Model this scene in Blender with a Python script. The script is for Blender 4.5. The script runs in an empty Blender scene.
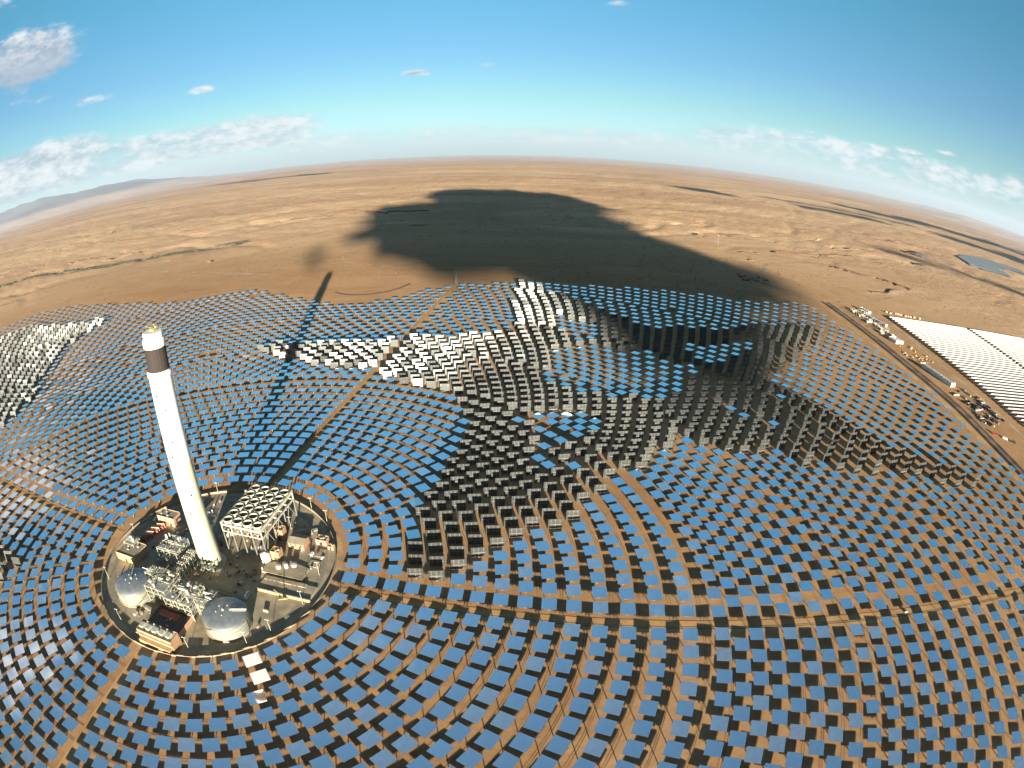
import bpy, bmesh, math, random
from math import sin, cos, radians, degrees, pi, atan2, sqrt, hypot, exp, log
from mathutils import Vector, Matrix, noise
random.seed(7)
R = radians
scene = bpy.context.scene
col = scene.collection

# ---------------------------------------------------------------- camera, world, sun, exposure
CAM = Vector((316.05, -396.49, 375.0)); YAW, PITCH, ROLL = -0.02702, 0.4027, 0.01117
FOC, K3 = 593.82, -0.06887                       # image radius = FOC*(t + K3*t^3)
SUN_EL, SUN_AZ = R(10.2), R(102.8 - 180)         # where the sun stands (shadows fall towards 102.8 deg)
cy, sy, cp, sp = cos(YAW), sin(YAW), cos(PITCH), sin(PITCH)
FWD = Vector((sy*cp, cy*cp, -sp)); RGT = Vector((cy, -sy, 0)); UPV = RGT.cross(FWD)
cr, sr = cos(ROLL), sin(ROLL)
RGT, UPV = RGT*cr + UPV*sr, UPV*cr - RGT*sr
cd = bpy.data.cameras.new("camera"); cam = bpy.data.objects.new("camera", cd); col.objects.link(cam)
cam.matrix_world = Matrix(((RGT.x, UPV.x, -FWD.x, CAM.x), (RGT.y, UPV.y, -FWD.y, CAM.y), (RGT.z, UPV.z, -FWD.z, CAM.z), (0, 0, 0, 1)))
cd.type = 'PANO'; cd.clip_start = 1; cd.clip_end = 400000
cd.sensor_fit = 'HORIZONTAL'; cd.sensor_width = 36; cd.sensor_height = 27
def lens():
    # invert r(t) and fit t(r) with r in mm on a 36 mm wide sensor: t = k1 r + k2 r^2 + k3 r^3 + k4 r^4
    import numpy as np
    t = np.linspace(0.01, 1.35, 200); r = FOC*(t + K3*t**3)*36/1024
    A = np.stack([r, r**2, r**3, r**4], 1)
    return np.linalg.lstsq(A, t, rcond=None)[0]
KS = lens()
cc = cd
cc.panorama_type = 'FISHEYE_LENS_POLYNOMIAL'; cc.fisheye_fov = R(200)
cc.fisheye_polynomial_k0 = 0.0
for i in range(4): setattr(cc, 'fisheye_polynomial_k%d' % (i+1), -float(KS[i]))
scene.camera = cam

scene.view_settings.view_transform = 'Standard'; scene.view_settings.look = 'None'
scene.view_settings.gamma = 1; scene.view_settings.use_curve_mapping = False
scene.view_settings.exposure = 2.15
SUN_STRENGTH, SKY_STRENGTH = 5.0, 0.05

sd = bpy.data.lights.new("sun", 'SUN'); sd.energy = SUN_STRENGTH; sd.angle = R(0.5); sd.color = (1.0, 0.90, 0.76)
sun = bpy.data.objects.new("sun", sd); col.objects.link(sun)
SUNV = Vector((cos(SUN_EL)*cos(SUN_AZ), cos(SUN_EL)*sin(SUN_AZ), sin(SUN_EL)))
sun.rotation_euler = SUNV.to_track_quat('Z', 'Y').to_euler(); sun.location = (300, -900, 600)

w = bpy.data.worlds.new("World"); scene.world = w; w.use_nodes = True
class NT:
    """small helper to write node trees as expressions"""
    def __init__(s, tree): s.t = tree; s.n = tree.nodes; s.l = tree.links
    def new(s, ty, **kw):
        n = s.n.new(ty)
        for k, v in kw.items(): setattr(n, k, v)
        return n
    def put(s, inp, v):
        if isinstance(v, bpy.types.NodeSocket): s.l.new(v, inp)
        elif v is not None: inp.default_value = v
    def m(s, op, a, b=None, c=None, clamp=False):
        n = s.new('ShaderNodeMath', operation=op); n.use_clamp = clamp
        for i, v in enumerate((a, b, c)):
            if v is not None: s.put(n.inputs[i], v)
        return n.outputs[0]
    def mix(s, f, a, b, mode='MIX'):
        n = s.new('ShaderNodeMix', data_type='RGBA', blend_type=mode)
        s.put(n.inputs[0], f); s.put(n.inputs[6], a); s.put(n.inputs[7], b); return n.outputs[2]
    def noise(s, vec, scale, det=6, rough=0.55, dist=0.0):
        n = s.new('ShaderNodeTexNoise'); s.put(n.inputs['Vector'], vec); n.inputs['Scale'].default_value = scale
        n.inputs['Detail'].default_value = det; n.inputs['Roughness'].default_value = rough; n.inputs['Distortion'].default_value = dist
        return n.outputs[0]
    def map(s, vec, scale=(1,1,1), rot=(0,0,0), loc=(0,0,0)):
        n = s.new('ShaderNodeMapping'); s.put(n.inputs[0], vec); n.inputs[1].default_value = loc; n.inputs[2].default_value = rot; n.inputs[3].default_value = scale
        return n.outputs[0]
    def ramp(s, f, a, b, lo=0.0, hi=1.0):
        n = s.new('ShaderNodeMapRange', interpolation_type='SMOOTHSTEP'); s.put(n.inputs[0], f)
        for i, v in zip((1, 2, 3, 4), (a, b, lo, hi)): n.inputs[i].default_value = v
        return n.outputs[0]
nt = NT(w.node_tree); bg = w.node_tree.nodes['Background']
sky = nt.new('ShaderNodeTexSky', sky_type='NISHITA', sun_disc=False)
sky.sun_elevation = SUN_EL; sky.sun_rotation = pi/2 - SUN_AZ; sky.altitude = 1200; sky.air_density = 1.0; sky.dust_density = 0.6; sky.ozone_density = 1.5
tc = nt.new('ShaderNodeTexCoord').outputs['Generated']
sep = nt.new('ShaderNodeSeparateXYZ'); nt.l.new(tc, sep.inputs[0])
X, Y, Z = sep.outputs
az = nt.m('MULTIPLY', nt.m('ARCTAN2', Y, X), 180/pi)
el = nt.m('MULTIPLY', nt.m('ARCSINE', Z), 180/pi)
cmb = nt.new('ShaderNodeCombineXYZ'); nt.put(cmb.inputs[0], nt.m('MULTIPLY', az, 0.5)); nt.put(cmb.inputs[1], el)
n1 = nt.noise(cmb.outputs[0], 0.42, 8, 0.6, 0.3); n2 = nt.noise(cmb.outputs[0], 1.5, 8, 0.65)
puff = nt.m('ADD', nt.m('MULTIPLY', n1, 0.65), nt.m('MULTIPLY', n2, 0.35))
# single clouds: azimuth, elevation, half width, half height, strength
CL = [(141.2, 14.8, 6.2, 2.9, 1.9), (144, 22.5, 7, 1.8, .9), (121.8, 8.0, 1.8, .5, 1.0), (133.5, 9.0, 3.2, .55, .75), (139.5, 10.4, 4.5, .7, .7),
      (129, 11.9, 2.2, .3, .35), (101, 7.7, 1.8, .42, 1.2), (94.5, 8.4, 1.3, .3, .8), (81.6, 15.1, 1.4, .42, .7), (41.0, 4.0, 2.6, 1.1, 1.0), (36, 3.4, 3.0, .9, .9),
      (56, 3.9, 1.6, .35, 1.3), (53, 4.3, 1.8, .32, 1.3), (51.5, 3.6, 1.4, .35, 1.2), (60, 3.4, 1.2, .5, 1.2), (66, 3.2, 1.3, .3, 1.0), (49, 5.0, 1.5, .3, 1.1), (72, 2.9, 1.0, .35, 1.0), (63, 4.2, 1.0, .25, .9), (72, 8.5, 1.2, .3, .35), (116, 4.6, 6, .35, .45), (150, 12, 6, 1.6, .8), (150, 23.5, 10, 3.2, 1.2), (158, 36, 9, 5, 1.1), (128, 26, 5, 1.0, .7), (70, 42, 9, 3, .55), (112, 47, 8, 3, .5), (47, 2.5, 5, .5, .55)]
mask = None
for a0, e0, wa, we, st in CL:
    d = nt.m('SQRT', nt.m('ADD', nt.m('POWER', nt.m('DIVIDE', nt.m('SUBTRACT', az, a0), wa), 2), nt.m('POWER', nt.m('DIVIDE', nt.m('SUBTRACT', el, e0), we), 2)))
    g = nt.m('MULTIPLY', nt.ramp(d, 0.0, 1.6, 1.0, 0.0), st)
    mask = g if mask is None else nt.m('MAXIMUM', mask, g)
# the banks of cloud low over the horizon
def bank(a0, a1, a2, a3, e0, e1, e2, e3, st):
    A = nt.m('MULTIPLY', nt.ramp(az, a0, a1), nt.ramp(az, a2, a3, 1, 0)); E = nt.m('MULTIPLY', nt.ramp(el, e0, e1), nt.ramp(el, e2, e3, 1, 0))
    return nt.m('MULTIPLY', nt.m('MULTIPLY', A, E), st)
mask = nt.m('MAXIMUM', mask, bank(104, 114, 150, 175, .7, 1.5, 3.6, 6.0, .98))
mask = nt.m('MAXIMUM', mask, bank(124, 137, 165, 180, .6, 1.8, 4.6, 7.5, 1.2))
mask = nt.m('MAXIMUM', mask, bank(60, 80, 112, 120, .2, .8, 1.8, 3.0, .72))
mask = nt.m('MAXIMUM', mask, bank(30, 45, 72, 85, .6, 1.4, 3.2, 5.0, .78))
mask = nt.m('MAXIMUM', mask, bank(150, 185, 240, 270, 3, 8, 30, 45, .62))
dens = nt.ramp(nt.m('ADD', mask, nt.m('MULTIPLY', nt.m('SUBTRACT', puff, 0.5), 2.4)), 0.36, 1.15)
dens = nt.m('MULTIPLY', dens, nt.ramp(mask, 0.02, 0.25))
shade = nt.ramp(nt.m('ADD', nt.m('MULTIPLY', n2, .5), nt.m('MULTIPLY', n1, .5)), 0.38, 0.60)
shade = nt.m('MULTIPLY', shade, nt.m('SUBTRACT', 1.0, nt.m('MULTIPLY', nt.ramp(el, 11.0, 12.0), nt.ramp(el, 12.5, 17.5, .8, 0.0))))
ccol = nt.mix(shade, (1.7, 2.1, 2.6, 1), (4.3, 4.4, 4.4, 1))
tr = nt.new('ShaderNodeValToRGB'); nt.put(tr.inputs[0], nt.m('DIVIDE', el, 90.0)); E_ = tr.color_ramp.elements   # colour balance of the clear air from horizon to zenith
for q_, c_ in ((0.0, (.18, .29, .47)), (.055, (.20, .295, .31)), (.11, (.178, .295, .345)), (.22, (.155, .385, .395)), (.36, (.24, .50, .54)), (.5, (.50, .66, .63)), (.70, (.64, .78, .74)), (.84, (.12, .20, .36)), (1.0, (.07, .11, .28))):
    e_ = E_[0] if q_ == 0 else (E_[len(E_)-1] if q_ == 1.0 else E_.new(q_)); e_.color = (*c_, 1)
skyc = nt.mix(1.0, sky.outputs[0], tr.outputs[0], 'MULTIPLY'); so = nt.ramp(Y, -.28, .2, .10, 2.0); cs = nt.new('ShaderNodeCombineXYZ'); [nt.put(cs.inputs[i_], so) for i_ in range(3)]; skyc = nt.mix(1.0, skyc, cs.outputs[0], 'MULTIPLY')   # sky colour dimmed behind the viewpoint, so less fill reaches the shadows
out = nt.mix(nt.m('MULTIPLY', dens, 0.86), skyc, ccol)
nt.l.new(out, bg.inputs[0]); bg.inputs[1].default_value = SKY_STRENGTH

# ---------------------------------------------------------------- helpers
A0 = R(-6.15)                                    # the plant's own grid is turned by this much
UA, VA = Vector((cos(A0), sin(A0), 0)), Vector((-sin(A0), cos(A0), 0))
def ss(a, b, t):
    q = min(1, max(0, (t-a)/(b-a))); return q*q*(3-2*q)
def plant_z(x, y):
    u = x*UA.x + y*UA.y; v = x*VA.x + y*VA.y
    return -4.5*ss(140, 420, v) + 6*ss(230, 480, -u)
def inside(poly, x, y):
    c = False; j = len(poly)-1
    for i in range(len(poly)):
        xi, yi = poly[i]; xj, yj = poly[j]
        if (yi > y) != (yj > y) and x < (xj-xi)*(y-yi)/(yj-yi)+xi: c = not c
        j = i
    return c
def project(P):
    d = Vector(P)-CAM; x, y, z = d.dot(RGT), d.dot(UPV), d.dot(FWD); s = hypot(x, y); t = atan2(s, z); r = FOC*(t+K3*t**3)
    return 512+r*x/s, 384-r*y/s

class MB:
    def __init__(s): s.v = []; s.f = []; s.m = []; s.k = 0; s.sm = set()
    def mat(s, k): s.k = k; return s
    def add(s, vs, fs, smooth=False):
        o = len(s.v); s.v += [tuple(v) for v in vs]
        for f in fs:
            if smooth: s.sm.add(len(s.f))
            s.f.append([i+o for i in f]); s.m.append(s.k)
        return s
    def box(s, c, d, rz=0.0, ax=None):
        a, b, e = d[0]/2, d[1]/2, d[2]/2; q = Matrix.Rotation(rz, 3, 'Z') if ax is None else ax
        P = [q @ Vector((x*a, y*b, z*e)) + Vector(c) for z in (-1, 1) for x, y in ((-1,-1),(1,-1),(1,1),(-1,1))]
        return s.add(P, [(3,2,1,0),(4,5,6,7),(0,1,5,4),(1,2,6,5),(2,3,7,6),(3,0,4,7)])
    def tube(s, a, b, r, r2=None, n=8, caps=True):
        a, b = Vector(a), Vector(b); r2 = r if r2 is None else r2; d = (b-a).normalized()
        t = Vector((0,0,1)) if abs(d.z) < .9 else Vector((1,0,0)); e1 = d.cross(t).normalized(); e2 = d.cross(e1)
        P = [a+(e1*cos(2*pi*i/n)+e2*sin(2*pi*i/n))*r for i in range(n)] + [b+(e1*cos(2*pi*i/n)+e2*sin(2*pi*i/n))*r2 for i in range(n)]
        s.add(P, [((i+1)%n, i, i+n, (i+1)%n+n) for i in range(n)], smooth=n > 6)
        if caps: s.add(P, [tuple(range(n))[::1], tuple(range(n, 2*n))[::-1]])
        return s
    def lathe(s, prof, n=48, c=(0,0,0), smooth=True, cap=True):
        P = [(c[0]+r*cos(2*pi*i/n), c[1]+r*sin(2*pi*i/n), c[2]+z) for r, z in prof for i in range(n)]
        F = [(k*n+i, k*n+(i+1)%n, (k+1)*n+(i+1)%n, (k+1)*n+i) for k in range(len(prof)-1) for i in range(n)]
        s.add(P, F, smooth)
        if cap: s.add([(c[0]+prof[-1][0]*cos(2*pi*i/n), c[1]+prof[-1][0]*sin(2*pi*i/n), c[2]+prof[-1][1]) for i in range(n)], [tuple(range(n))])
        return s
    def prism(s, pts, z0, z1):
        n = len(pts); P = [(x, y, z0) for x, y in pts] + [(x, y, z1) for x, y in pts]
        return s.add(P, [(i, (i+1)%n, (i+1)%n+n, i+n) for i in range(n)] + [tuple(range(n))[::-1], tuple(range(n, 2*n))])
    def mesh(s, name, mats):
        me = bpy.data.meshes.new(name); me.from_pydata(s.v, [], s.f)
        for m in (mats if isinstance(mats, (list, tuple)) else [mats]): me.materials.append(m)
        me.polygons.foreach_set('material_index', s.m)
        fl = [False]*len(s.f)
        for i in s.sm: fl[i] = True
        me.polygons.foreach_set('use_smooth', fl); me.update(); return me
    def build(s, name, mats, parent=None, loc=None, rz=None):
        o = bpy.data.objects.new(name, s.mesh(name, mats)); col.objects.link(o)
        if parent is not None: o.parent = parent
        if loc is not None: o.location = loc
        if rz is not None: o.rotation_euler = (0, 0, rz)
        return o
def build_each(mb, name, mats, parent):
    """every loose piece of mb as an object of its own"""
    par = {}
    def find(a):
        while par.setdefault(a, a) != a: par[a] = par[par[a]]; a = par[a]
        return a
    key = [tuple(round(c, 3) for c in v) for v in mb.v]
    for f in mb.f:
        for i in f[1:]: par[find(key[i])] = find(key[f[0]])
    G = {}
    for j, f in enumerate(mb.f): G.setdefault(find(key[f[0]]), []).append(j)
    out = []
    for js in G.values():
        n = MB(); used = {}
        for j in js:
            for i in mb.f[j]:
                if i not in used: used[i] = len(n.v); n.v.append(mb.v[i])
            if j in mb.sm: n.sm.add(len(n.f))
            n.f.append([used[i] for i in mb.f[j]]); n.m.append(mb.m[j])
        out.append(n.build(name, mats, parent))
    return out
def tag(o, label=None, cat=None, group=None, kind=None):
    if label: o['label'] = label
    if cat: o['category'] = cat
    if group: o['group'] = group
    if kind: o['kind'] = kind
    return o
def empty(name, loc, rz=0.0):
    o = bpy.data.objects.new(name, None); o.empty_display_size = 2; col.objects.link(o); o.location = loc; o.rotation_euler = (0, 0, rz); return o

def mat(name, color, rough=0.8, metal=0.0, spec=0.3, var=0.12, scale=0.3, stretch=(1,1,1), bump=0.0, dark=None, world=False):
    m = bpy.data.materials.new(name); m.use_nodes = True; t = NT(m.node_tree); b = m.node_tree.nodes['Principled BSDF']
    co = t.new('ShaderNodeNewGeometry').outputs['Position'] if world else t.new('ShaderNodeTexCoord').outputs['Object']
    n = t.noise(t.map(co, stretch), scale, 5, .6)
    d = dark or tuple(c*(1-2.2*var) for c in color); l = tuple(min(1, c*(1+1.2*var)) for c in color)
    c = t.mix(t.ramp(n, .3, .7), (*d, 1), (*l, 1)); t.l.new(c, b.inputs['Base Color'])
    b.inputs['Roughness'].default_value = rough; b.inputs['Metallic'].default_value = metal; b.inputs['Specular IOR Level'].default_value = spec
    if bump:
        bn = t.new('ShaderNodeBump'); bn.inputs['Strength'].default_value = bump; bn.inputs['Distance'].default_value = .4; t.l.new(n, bn.inputs['Height']); t.l.new(bn.outputs[0], b.inputs['Normal'])
    return m
M = {}
M['mirror'] = mat('mirror_glass', (.88,.9,.92), rough=.05, metal=1.0, var=.02, scale=.05)
M['mirror_dull'] = mat('mirror_glass_dusted', (.80,.83,.84), rough=.11, metal=.93, var=.04, scale=.08)
M['dusty'] = mat('dusty_mirror', (.62,.64,.68), rough=.22, metal=.85, var=.05, scale=.2)
M['back'] = mat('panel_back', (.118,.127,.120), rough=.37, metal=.74, var=.10, scale=.35, spec=.4)
M['whiteback'] = mat('white_panel_back', (.86,.85,.80), rough=.5, var=.03, scale=.3)
M['steel'] = mat('galvanised_steel', (.30,.29,.27), rough=.55, metal=.3, var=.12, scale=.6)
M['pale_steel'] = mat('pale_painted_steel', (.38,.38,.29), rough=.6, var=.14, scale=.5)
M['cream'] = mat('cream_painted_metal', (.42,.40,.30), rough=.6, var=.08, scale=.2)
M['white'] = mat('white_paint', (.60,.60,.56), rough=.55, var=.04, scale=.15)
M['concrete'] = mat('cream_concrete', (.40,.385,.27), rough=.85, var=.06, scale=.09, stretch=(1,1,.25))
M['receiver'] = mat('dark_receiver_tubes', (.030,.024,.019), rough=.85, var=.04, scale=.5, stretch=(1,1,.05))
M['yellow'] = mat('yellow_paint', (.24,.21,.08), rough=.6, var=.1)
M['pave'] = mat('yard_paving', (.30,.25,.165), rough=.95, var=.16, scale=.045, spec=.1)
M['roadg'] = mat('ring_road_gravel', (.40,.26,.14), rough=1, var=.16, scale=.05, spec=.05, world=True)
M['track'] = mat('sandy_track', (.44,.27,.12), rough=1, var=.10, scale=.03, spec=.05, world=True)
M['dirt'] = mat('pale_dirt_road', (.43,.30,.18), rough=1, var=.12, scale=.02, spec=.05, world=True)
M['asphalt'] = mat('dark_asphalt', (.20,.135,.085), rough=.9, var=.2, scale=.03, spec=.2, world=True)
M['tan'] = mat('tan_cladding', (.42,.28,.14), rough=.7, var=.07, scale=.2)
M['orange'] = mat('orange_cladding', (.35,.205,.11), rough=.7, var=.07, scale=.2)
M['pink'] = mat('pinkish_cladding', (.42,.25,.16), rough=.7, var=.07, scale=.2)
M['roofgrey'] = mat('grey_brown_roof', (.22,.19,.13), rough=.85, var=.1, scale=.3)
M['redroof'] = mat('brick_red_roof', (.30,.085,.05), rough=.8, var=.15, scale=.25)
M['dark'] = mat('dark_metal', (.04,.038,.036), rough=.6, var=.2, scale=.5)
M['brown'] = mat('rusty_pipe', (.16,.09,.055), rough=.8, var=.3, scale=.2)
M['tankroof'] = mat('tank_aluminium', (.20,.22,.225), rough=.5, metal=.45, var=.10, scale=.12)
M['tankwall'] = mat('tank_cladding', (.24,.24,.20), rough=.55, metal=.3, var=.06, scale=.2)
M['green'] = mat('shrub_green', (.07,.075,.04), rough=1, var=.3, scale=.05, spec=.05)
M['troughback'] = mat('trough_back', (.40,.40,.385), rough=.5, var=.05, scale=.1, world=True)
M['ditch_shade'] = mat('ditch_shade_brown', (.10,.075,.05), rough=1, var=.15, scale=.05, world=True)  # dark brown that imitates the shadow in a curved ditch
M['shaded_leg'] = mat('shaded_leg_steel', (.14,.14,.12), rough=.7, var=.1)  # shade below the condenser deck is put into this leg colour
M['water'] = mat('pond_water', (.20,.22,.21), rough=.5, var=.1, scale=.02, spec=.5)
M['glasswin'] = mat('window_glass', (.03,.035,.04), rough=.15, var=.1)
M['red'] = mat('red_paint', (.35,.05,.04), rough=.5, var=.1)
M['cloud'] = mat('cloud_white', (.85,.85,.86), rough=1, var=.02, spec=0)

# ---------------------------------------------------------------- terrain
def fbm(x, y, o=5):
    return noise.fractal(Vector((x, y, 3.7)), 0.9, 2.1, o)
def height(x, y):
    r = hypot(x, y); z = plant_z(x, y)
    e = ss(1500, 2600, y - .15*x) if x < 1500 else ss(1500, 2600, y)
    e = max(e, ss(2500, 4200, r)*.9, ss(-1500, -2300, x), ss(2400, 3200, x))
    if e > 0:
        a = 1 - abs(noise.noise(Vector((x/420, y/420, 1.3)))); b = 1-abs(noise.noise(Vector((x/130, y/130, 5.1))))
        z += e*(8*fbm(x/1500, y/1100) - 12*max(0, a-.90)*10 - 4.0*max(0, b-.90)*10 + 2.2*noise.noise(Vector((x/70, y/55, 2))))
    f = ss(6000, 22000, r)
    if f > 0: z += f*(55*fbm(x/5200, y/4200, 6) + 26*(1-abs(noise.noise(Vector((x/2600, y/1900, 9))))) - 20)
    an = degrees(atan2(y, x))
    g = ss(26000, 50000, r)
    if g > 0:
        rid = 1-abs(noise.noise(Vector((x/7000, y/7000, 2)))); q = fbm(x/9000, y/9000, 7)
        m = ss(117, 134, an)*(1-ss(215, 240, an)) if an > 0 else ss(-180, -150, -abs(an))*0+1*(1-ss(-160, -130, an))
        z += g*90*max(0, q)
        z += ss(36000, 60000, r)*m*(850 + 700*q + 600*rid)
        z += ss(30000, 44000, r)*ss(64, 44, an)*(1-ss(20, -20, -an) if an < 0 else 1)*(60+360*max(0, q+.3)+140*rid)
    return z - (r*r)/(2*6371000*1.17) - 330*ss(9000, 42000, r)
def build_ground():
    rs = [0, 60, 120, 180]; r = 220
    while r < 110000: rs.append(r); r *= 1.022 if 1200 < r < 9000 else 1.032
    angs = []; a = -180.0
    while a < 180: angs.append(a); a += .5 if 15 <= a < 170 else 1.5
    na = len(angs); V = [(0, 0, height(0, 0))]; F = []
    for r in rs[1:]:
        for a in angs: x, y = r*cos(R(a)), r*sin(R(a)); V.append((x, y, height(x, y)))
    for i in range(na): F.append((0, 1+i, 1+(i+1)%na))
    for k in range(len(rs)-2):
        o = 1+k*na; p = o+na
        F += [(o+i, p+i, p+(i+1)%na, o+(i+1)%na) for i in range(na)]
    me = bpy.data.meshes.new('desert_ground'); me.from_pydata(V, [], F); me.polygons.foreach_set('use_smooth', [True]*len(F)); me.update()
    o = bpy.data.objects.new('desert_ground', me); col.objects.link(o); o['kind'] = 'structure'
    m = bpy.data.materials.new('desert_soil'); m.use_nodes = True; t = NT(m.node_tree); b = m.node_tree.nodes['Principled BSDF']
    g = t.new('ShaderNodeNewGeometry'); P = g.outputs['Position']; sp = t.new('ShaderNodeSeparateXYZ'); t.l.new(P, sp.inputs[0])
    r = t.m('SQRT', t.m('ADD', t.m('POWER', sp.outputs[0], 2), t.m('POWER', sp.outputs[1], 2)))
    big = t.noise(t.map(P, (.00035, .0011, .001), (0, 0, .12)), 1.0, 8, .6, .6)
    mid = t.noise(t.map(P, (.0030, .008, .004), (0, 0, .1)), 1.0, 8, .62, .5)
    fin = t.noise(t.map(P, (.05, .05, .05)), 1.0, 8, .65)
    base = t.mix(t.ramp(mid, .3, .7), (.34, .19, .085, 1), (.43, .258, .128, 1))
    farc = t.mix(t.ramp(big, .36, .64), (.47, .30, .172, 1), (.67, .46, .265, 1))
    farc = t.mix(t.ramp(mid, .45, .72, 0, .6), farc, (.44, .28, .15, 1))
    far2 = t.mix(t.ramp(big, .35, .65), (.46, .31, .22, 1), (.60, .43, .31, 1))
    c = t.mix(t.ramp(r, 1300, 2600), base, farc); c = t.mix(t.ramp(r, 7000, 20000), c, far2)
    mtn_shade = t.m('MULTIPLY', t.ramp(r, 30000, 42000), t.ramp(t.m('ADD', sp.outputs[2], t.m('MULTIPLY', t.m('SUBTRACT', big, .5), 600)), -150, 260)); c = t.mix(mtn_shade, c, (.06, .075, .10, 1))  # cloud shade and blue haze on far mountains, put into their rock colour
    st = t.noise(t.map(P, (.013, .013, .013)), 1.0, 6, .7, 2.0); c = t.mix(t.ramp(st, .52, .68, 0, .45), c, (.25, .14, .07, 1)); c = t.mix(t.ramp(st, .44, .34, 0, .4), c, (.50, .32, .165, 1))
    c = t.mix(t.ramp(fin, .3, .75, 0, .35), c, (.33, .205, .11, 1))
    sc = t.noise(t.map(P, (.0016, .006, .002), (0, 0, -.15)), 1.0, 9, .7, 1.2)
    c = t.mix(t.m('MULTIPLY', t.ramp(sc, .60, .70, 0, .75), t.ramp(r, 1500, 2500)), c, (.34, .26, .16, 1))
    c = t.mix(t.m('MULTIPLY', t.ramp(sc, .40, .33, 0, .6), t.ramp(r, 1500, 2500)), c, (.66, .51, .33, 1))
    t.l.new(c, b.inputs['Base Color']); b.inputs['Roughness'].default_value = 1; b.inputs['Specular IOR Level'].default_value = 0
    bn = t.new('ShaderNodeBump'); bn.inputs['Strength'].default_value = .5; bn.inputs['Distance'].default_value = 1.0; t.l.new(fin, bn.inputs['Height'])
    rg = t.noise(t.map(P, (.0075, .012, .006), (0, 0, .2)), 1.0, 9, .72, 1.2)
    b2 = t.new('ShaderNodeBump'); b2.inputs['Strength'].default_value = .9; t.put(b2.inputs['Distance'], t.ramp(r, 1500, 4500, 0, 16)); t.l.new(rg, b2.inputs['Height']); t.l.new(bn.outputs[0], b2.inputs['Normal']); t.l.new(b2.outputs[0], b.inputs['Normal'])
    me.materials.append(m)
build_ground()
def ribbon(name, pts, width, m, dz=.2, step=20, kind='structure', closed=False, prof=None):
    """a strip of road that follows the ground; prof = [(offset, height)] across"""
    P = [Vector((x, y, 0)) for x, y in pts]
    if closed: P.append(P[0])
    S = [P[0]]
    for a, b in zip(P, P[1:]):
        n = max(1, int((b-a).length/step))
        S += [a.lerp(b, (i+1)/n) for i in range(n)]
    for _ in range(3 if len(pts) > 2 else 0): S = [S[0]]+[(S[i-1]+S[i]*2+S[i+1])/4 for i in range(1, len(S)-1)]+[S[-1]]
    prof = prof or [(-width/2, dz), (width/2, dz)]; V = []; F = []; k = len(prof)
    for i, p in enumerate(S):
        d = (S[min(i+1, len(S)-1)]-S[max(i-1, 0)]).normalized(); nrm = Vector((-d.y, d.x, 0))
        for off, h in prof: q = p-nrm*off; V.append((q.x, q.y, height(q.x, q.y)+h))
    for i in range(len(S)-1):
        for j in range(k-1): F.append((i*k+j, i*k+j+1, (i+1)*k+j+1, (i+1)*k+j))
    me = bpy.data.meshes.new(name); me.from_pydata(V, [], F); me.materials.append(m); me.update()
    o = bpy.data.objects.new(name, me); col.objects.link(o)
    if kind: o['kind'] = kind
    return o
def UV(u, v): q = UA*u + VA*v; return q.x, q.y

# the four dirt tracks of the field, two wheel ruts along the east one, the ring road, the strip road
ribbon('east_track', [UV(143, -.5), UV(1085, 4)], 15, M['track'])
ribbon('north_track', [UV(0, 143), UV(0, 1120)], 17, M['track'])
ribbon('west_track', [UV(-143, 0), UV(-1500, 0)], 14, M['track'])
ribbon('south_track', [UV(0, -143), UV(0, -900)], 15, M['track'])
for d in (-3.6, -1.4): ribbon('service_road', [UV(150, d+.5), UV(1085, d+5)], 1.1 if d < -2 else .8, M['asphalt'], dz=.28)
def ring_pts(r, n=90): return [(r*cos(2*pi*i/n), r*sin(2*pi*i/n)) for i in range(n)]
mb = MB(); P = ring_pts(135, 120); mb.add([(x, y, .12) for x, y in P], [tuple(range(120))])
mb.build('yard_pavement', M['pave'])['kind'] = 'structure'
def annulus(name, r0, r1, z, m):
    mb = MB(); a = ring_pts(r0, 120); b = ring_pts(r1, 120)
    mb.add([(x, y, z) for x, y in a]+[(x, y, z) for x, y in b], [(i, 120+i, 120+(i+1) % 120, (i+1) % 120) for i in range(120)])
    o = mb.build(name, m); o['kind'] = 'structure'; return o
annulus('ring_road', 136.4, 143.5, .10, M['roadg'])
annulus('inner_road', 120, 127, .17, M['roofgrey'])
ribbon('embankment_road', [(1222, 1180), (1210, 942), (1188, 672), (1176, 434), (1159, 298), (1143, 170), (1100, -150)], 24, M['asphalt'], prof=[(-17, .2), (-10, 1.8), (-5, .4), (5, .4), (9, 2.6), (15, .2)])
ribbon('dirt_road', [(1196, 1180), (1176, 942), (1160, 672), (1146, 434), (1132, 298), (1112, 130)], 20, M['track'])
ribbon('strip_road', [(1395, 1160), (1378, 1020), (1340, 800), (1312, 600), (1293, 400), (1284, 290), (1260, 0)], 12, M['dirt'])
ribbon('strip_road', [(1370, 1160), (1352, 1020), (1322, 800), (1296, 600), (1277, 400), (1266, 290), (1245, 0)], 5, M['dirt'], dz=.24)
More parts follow.
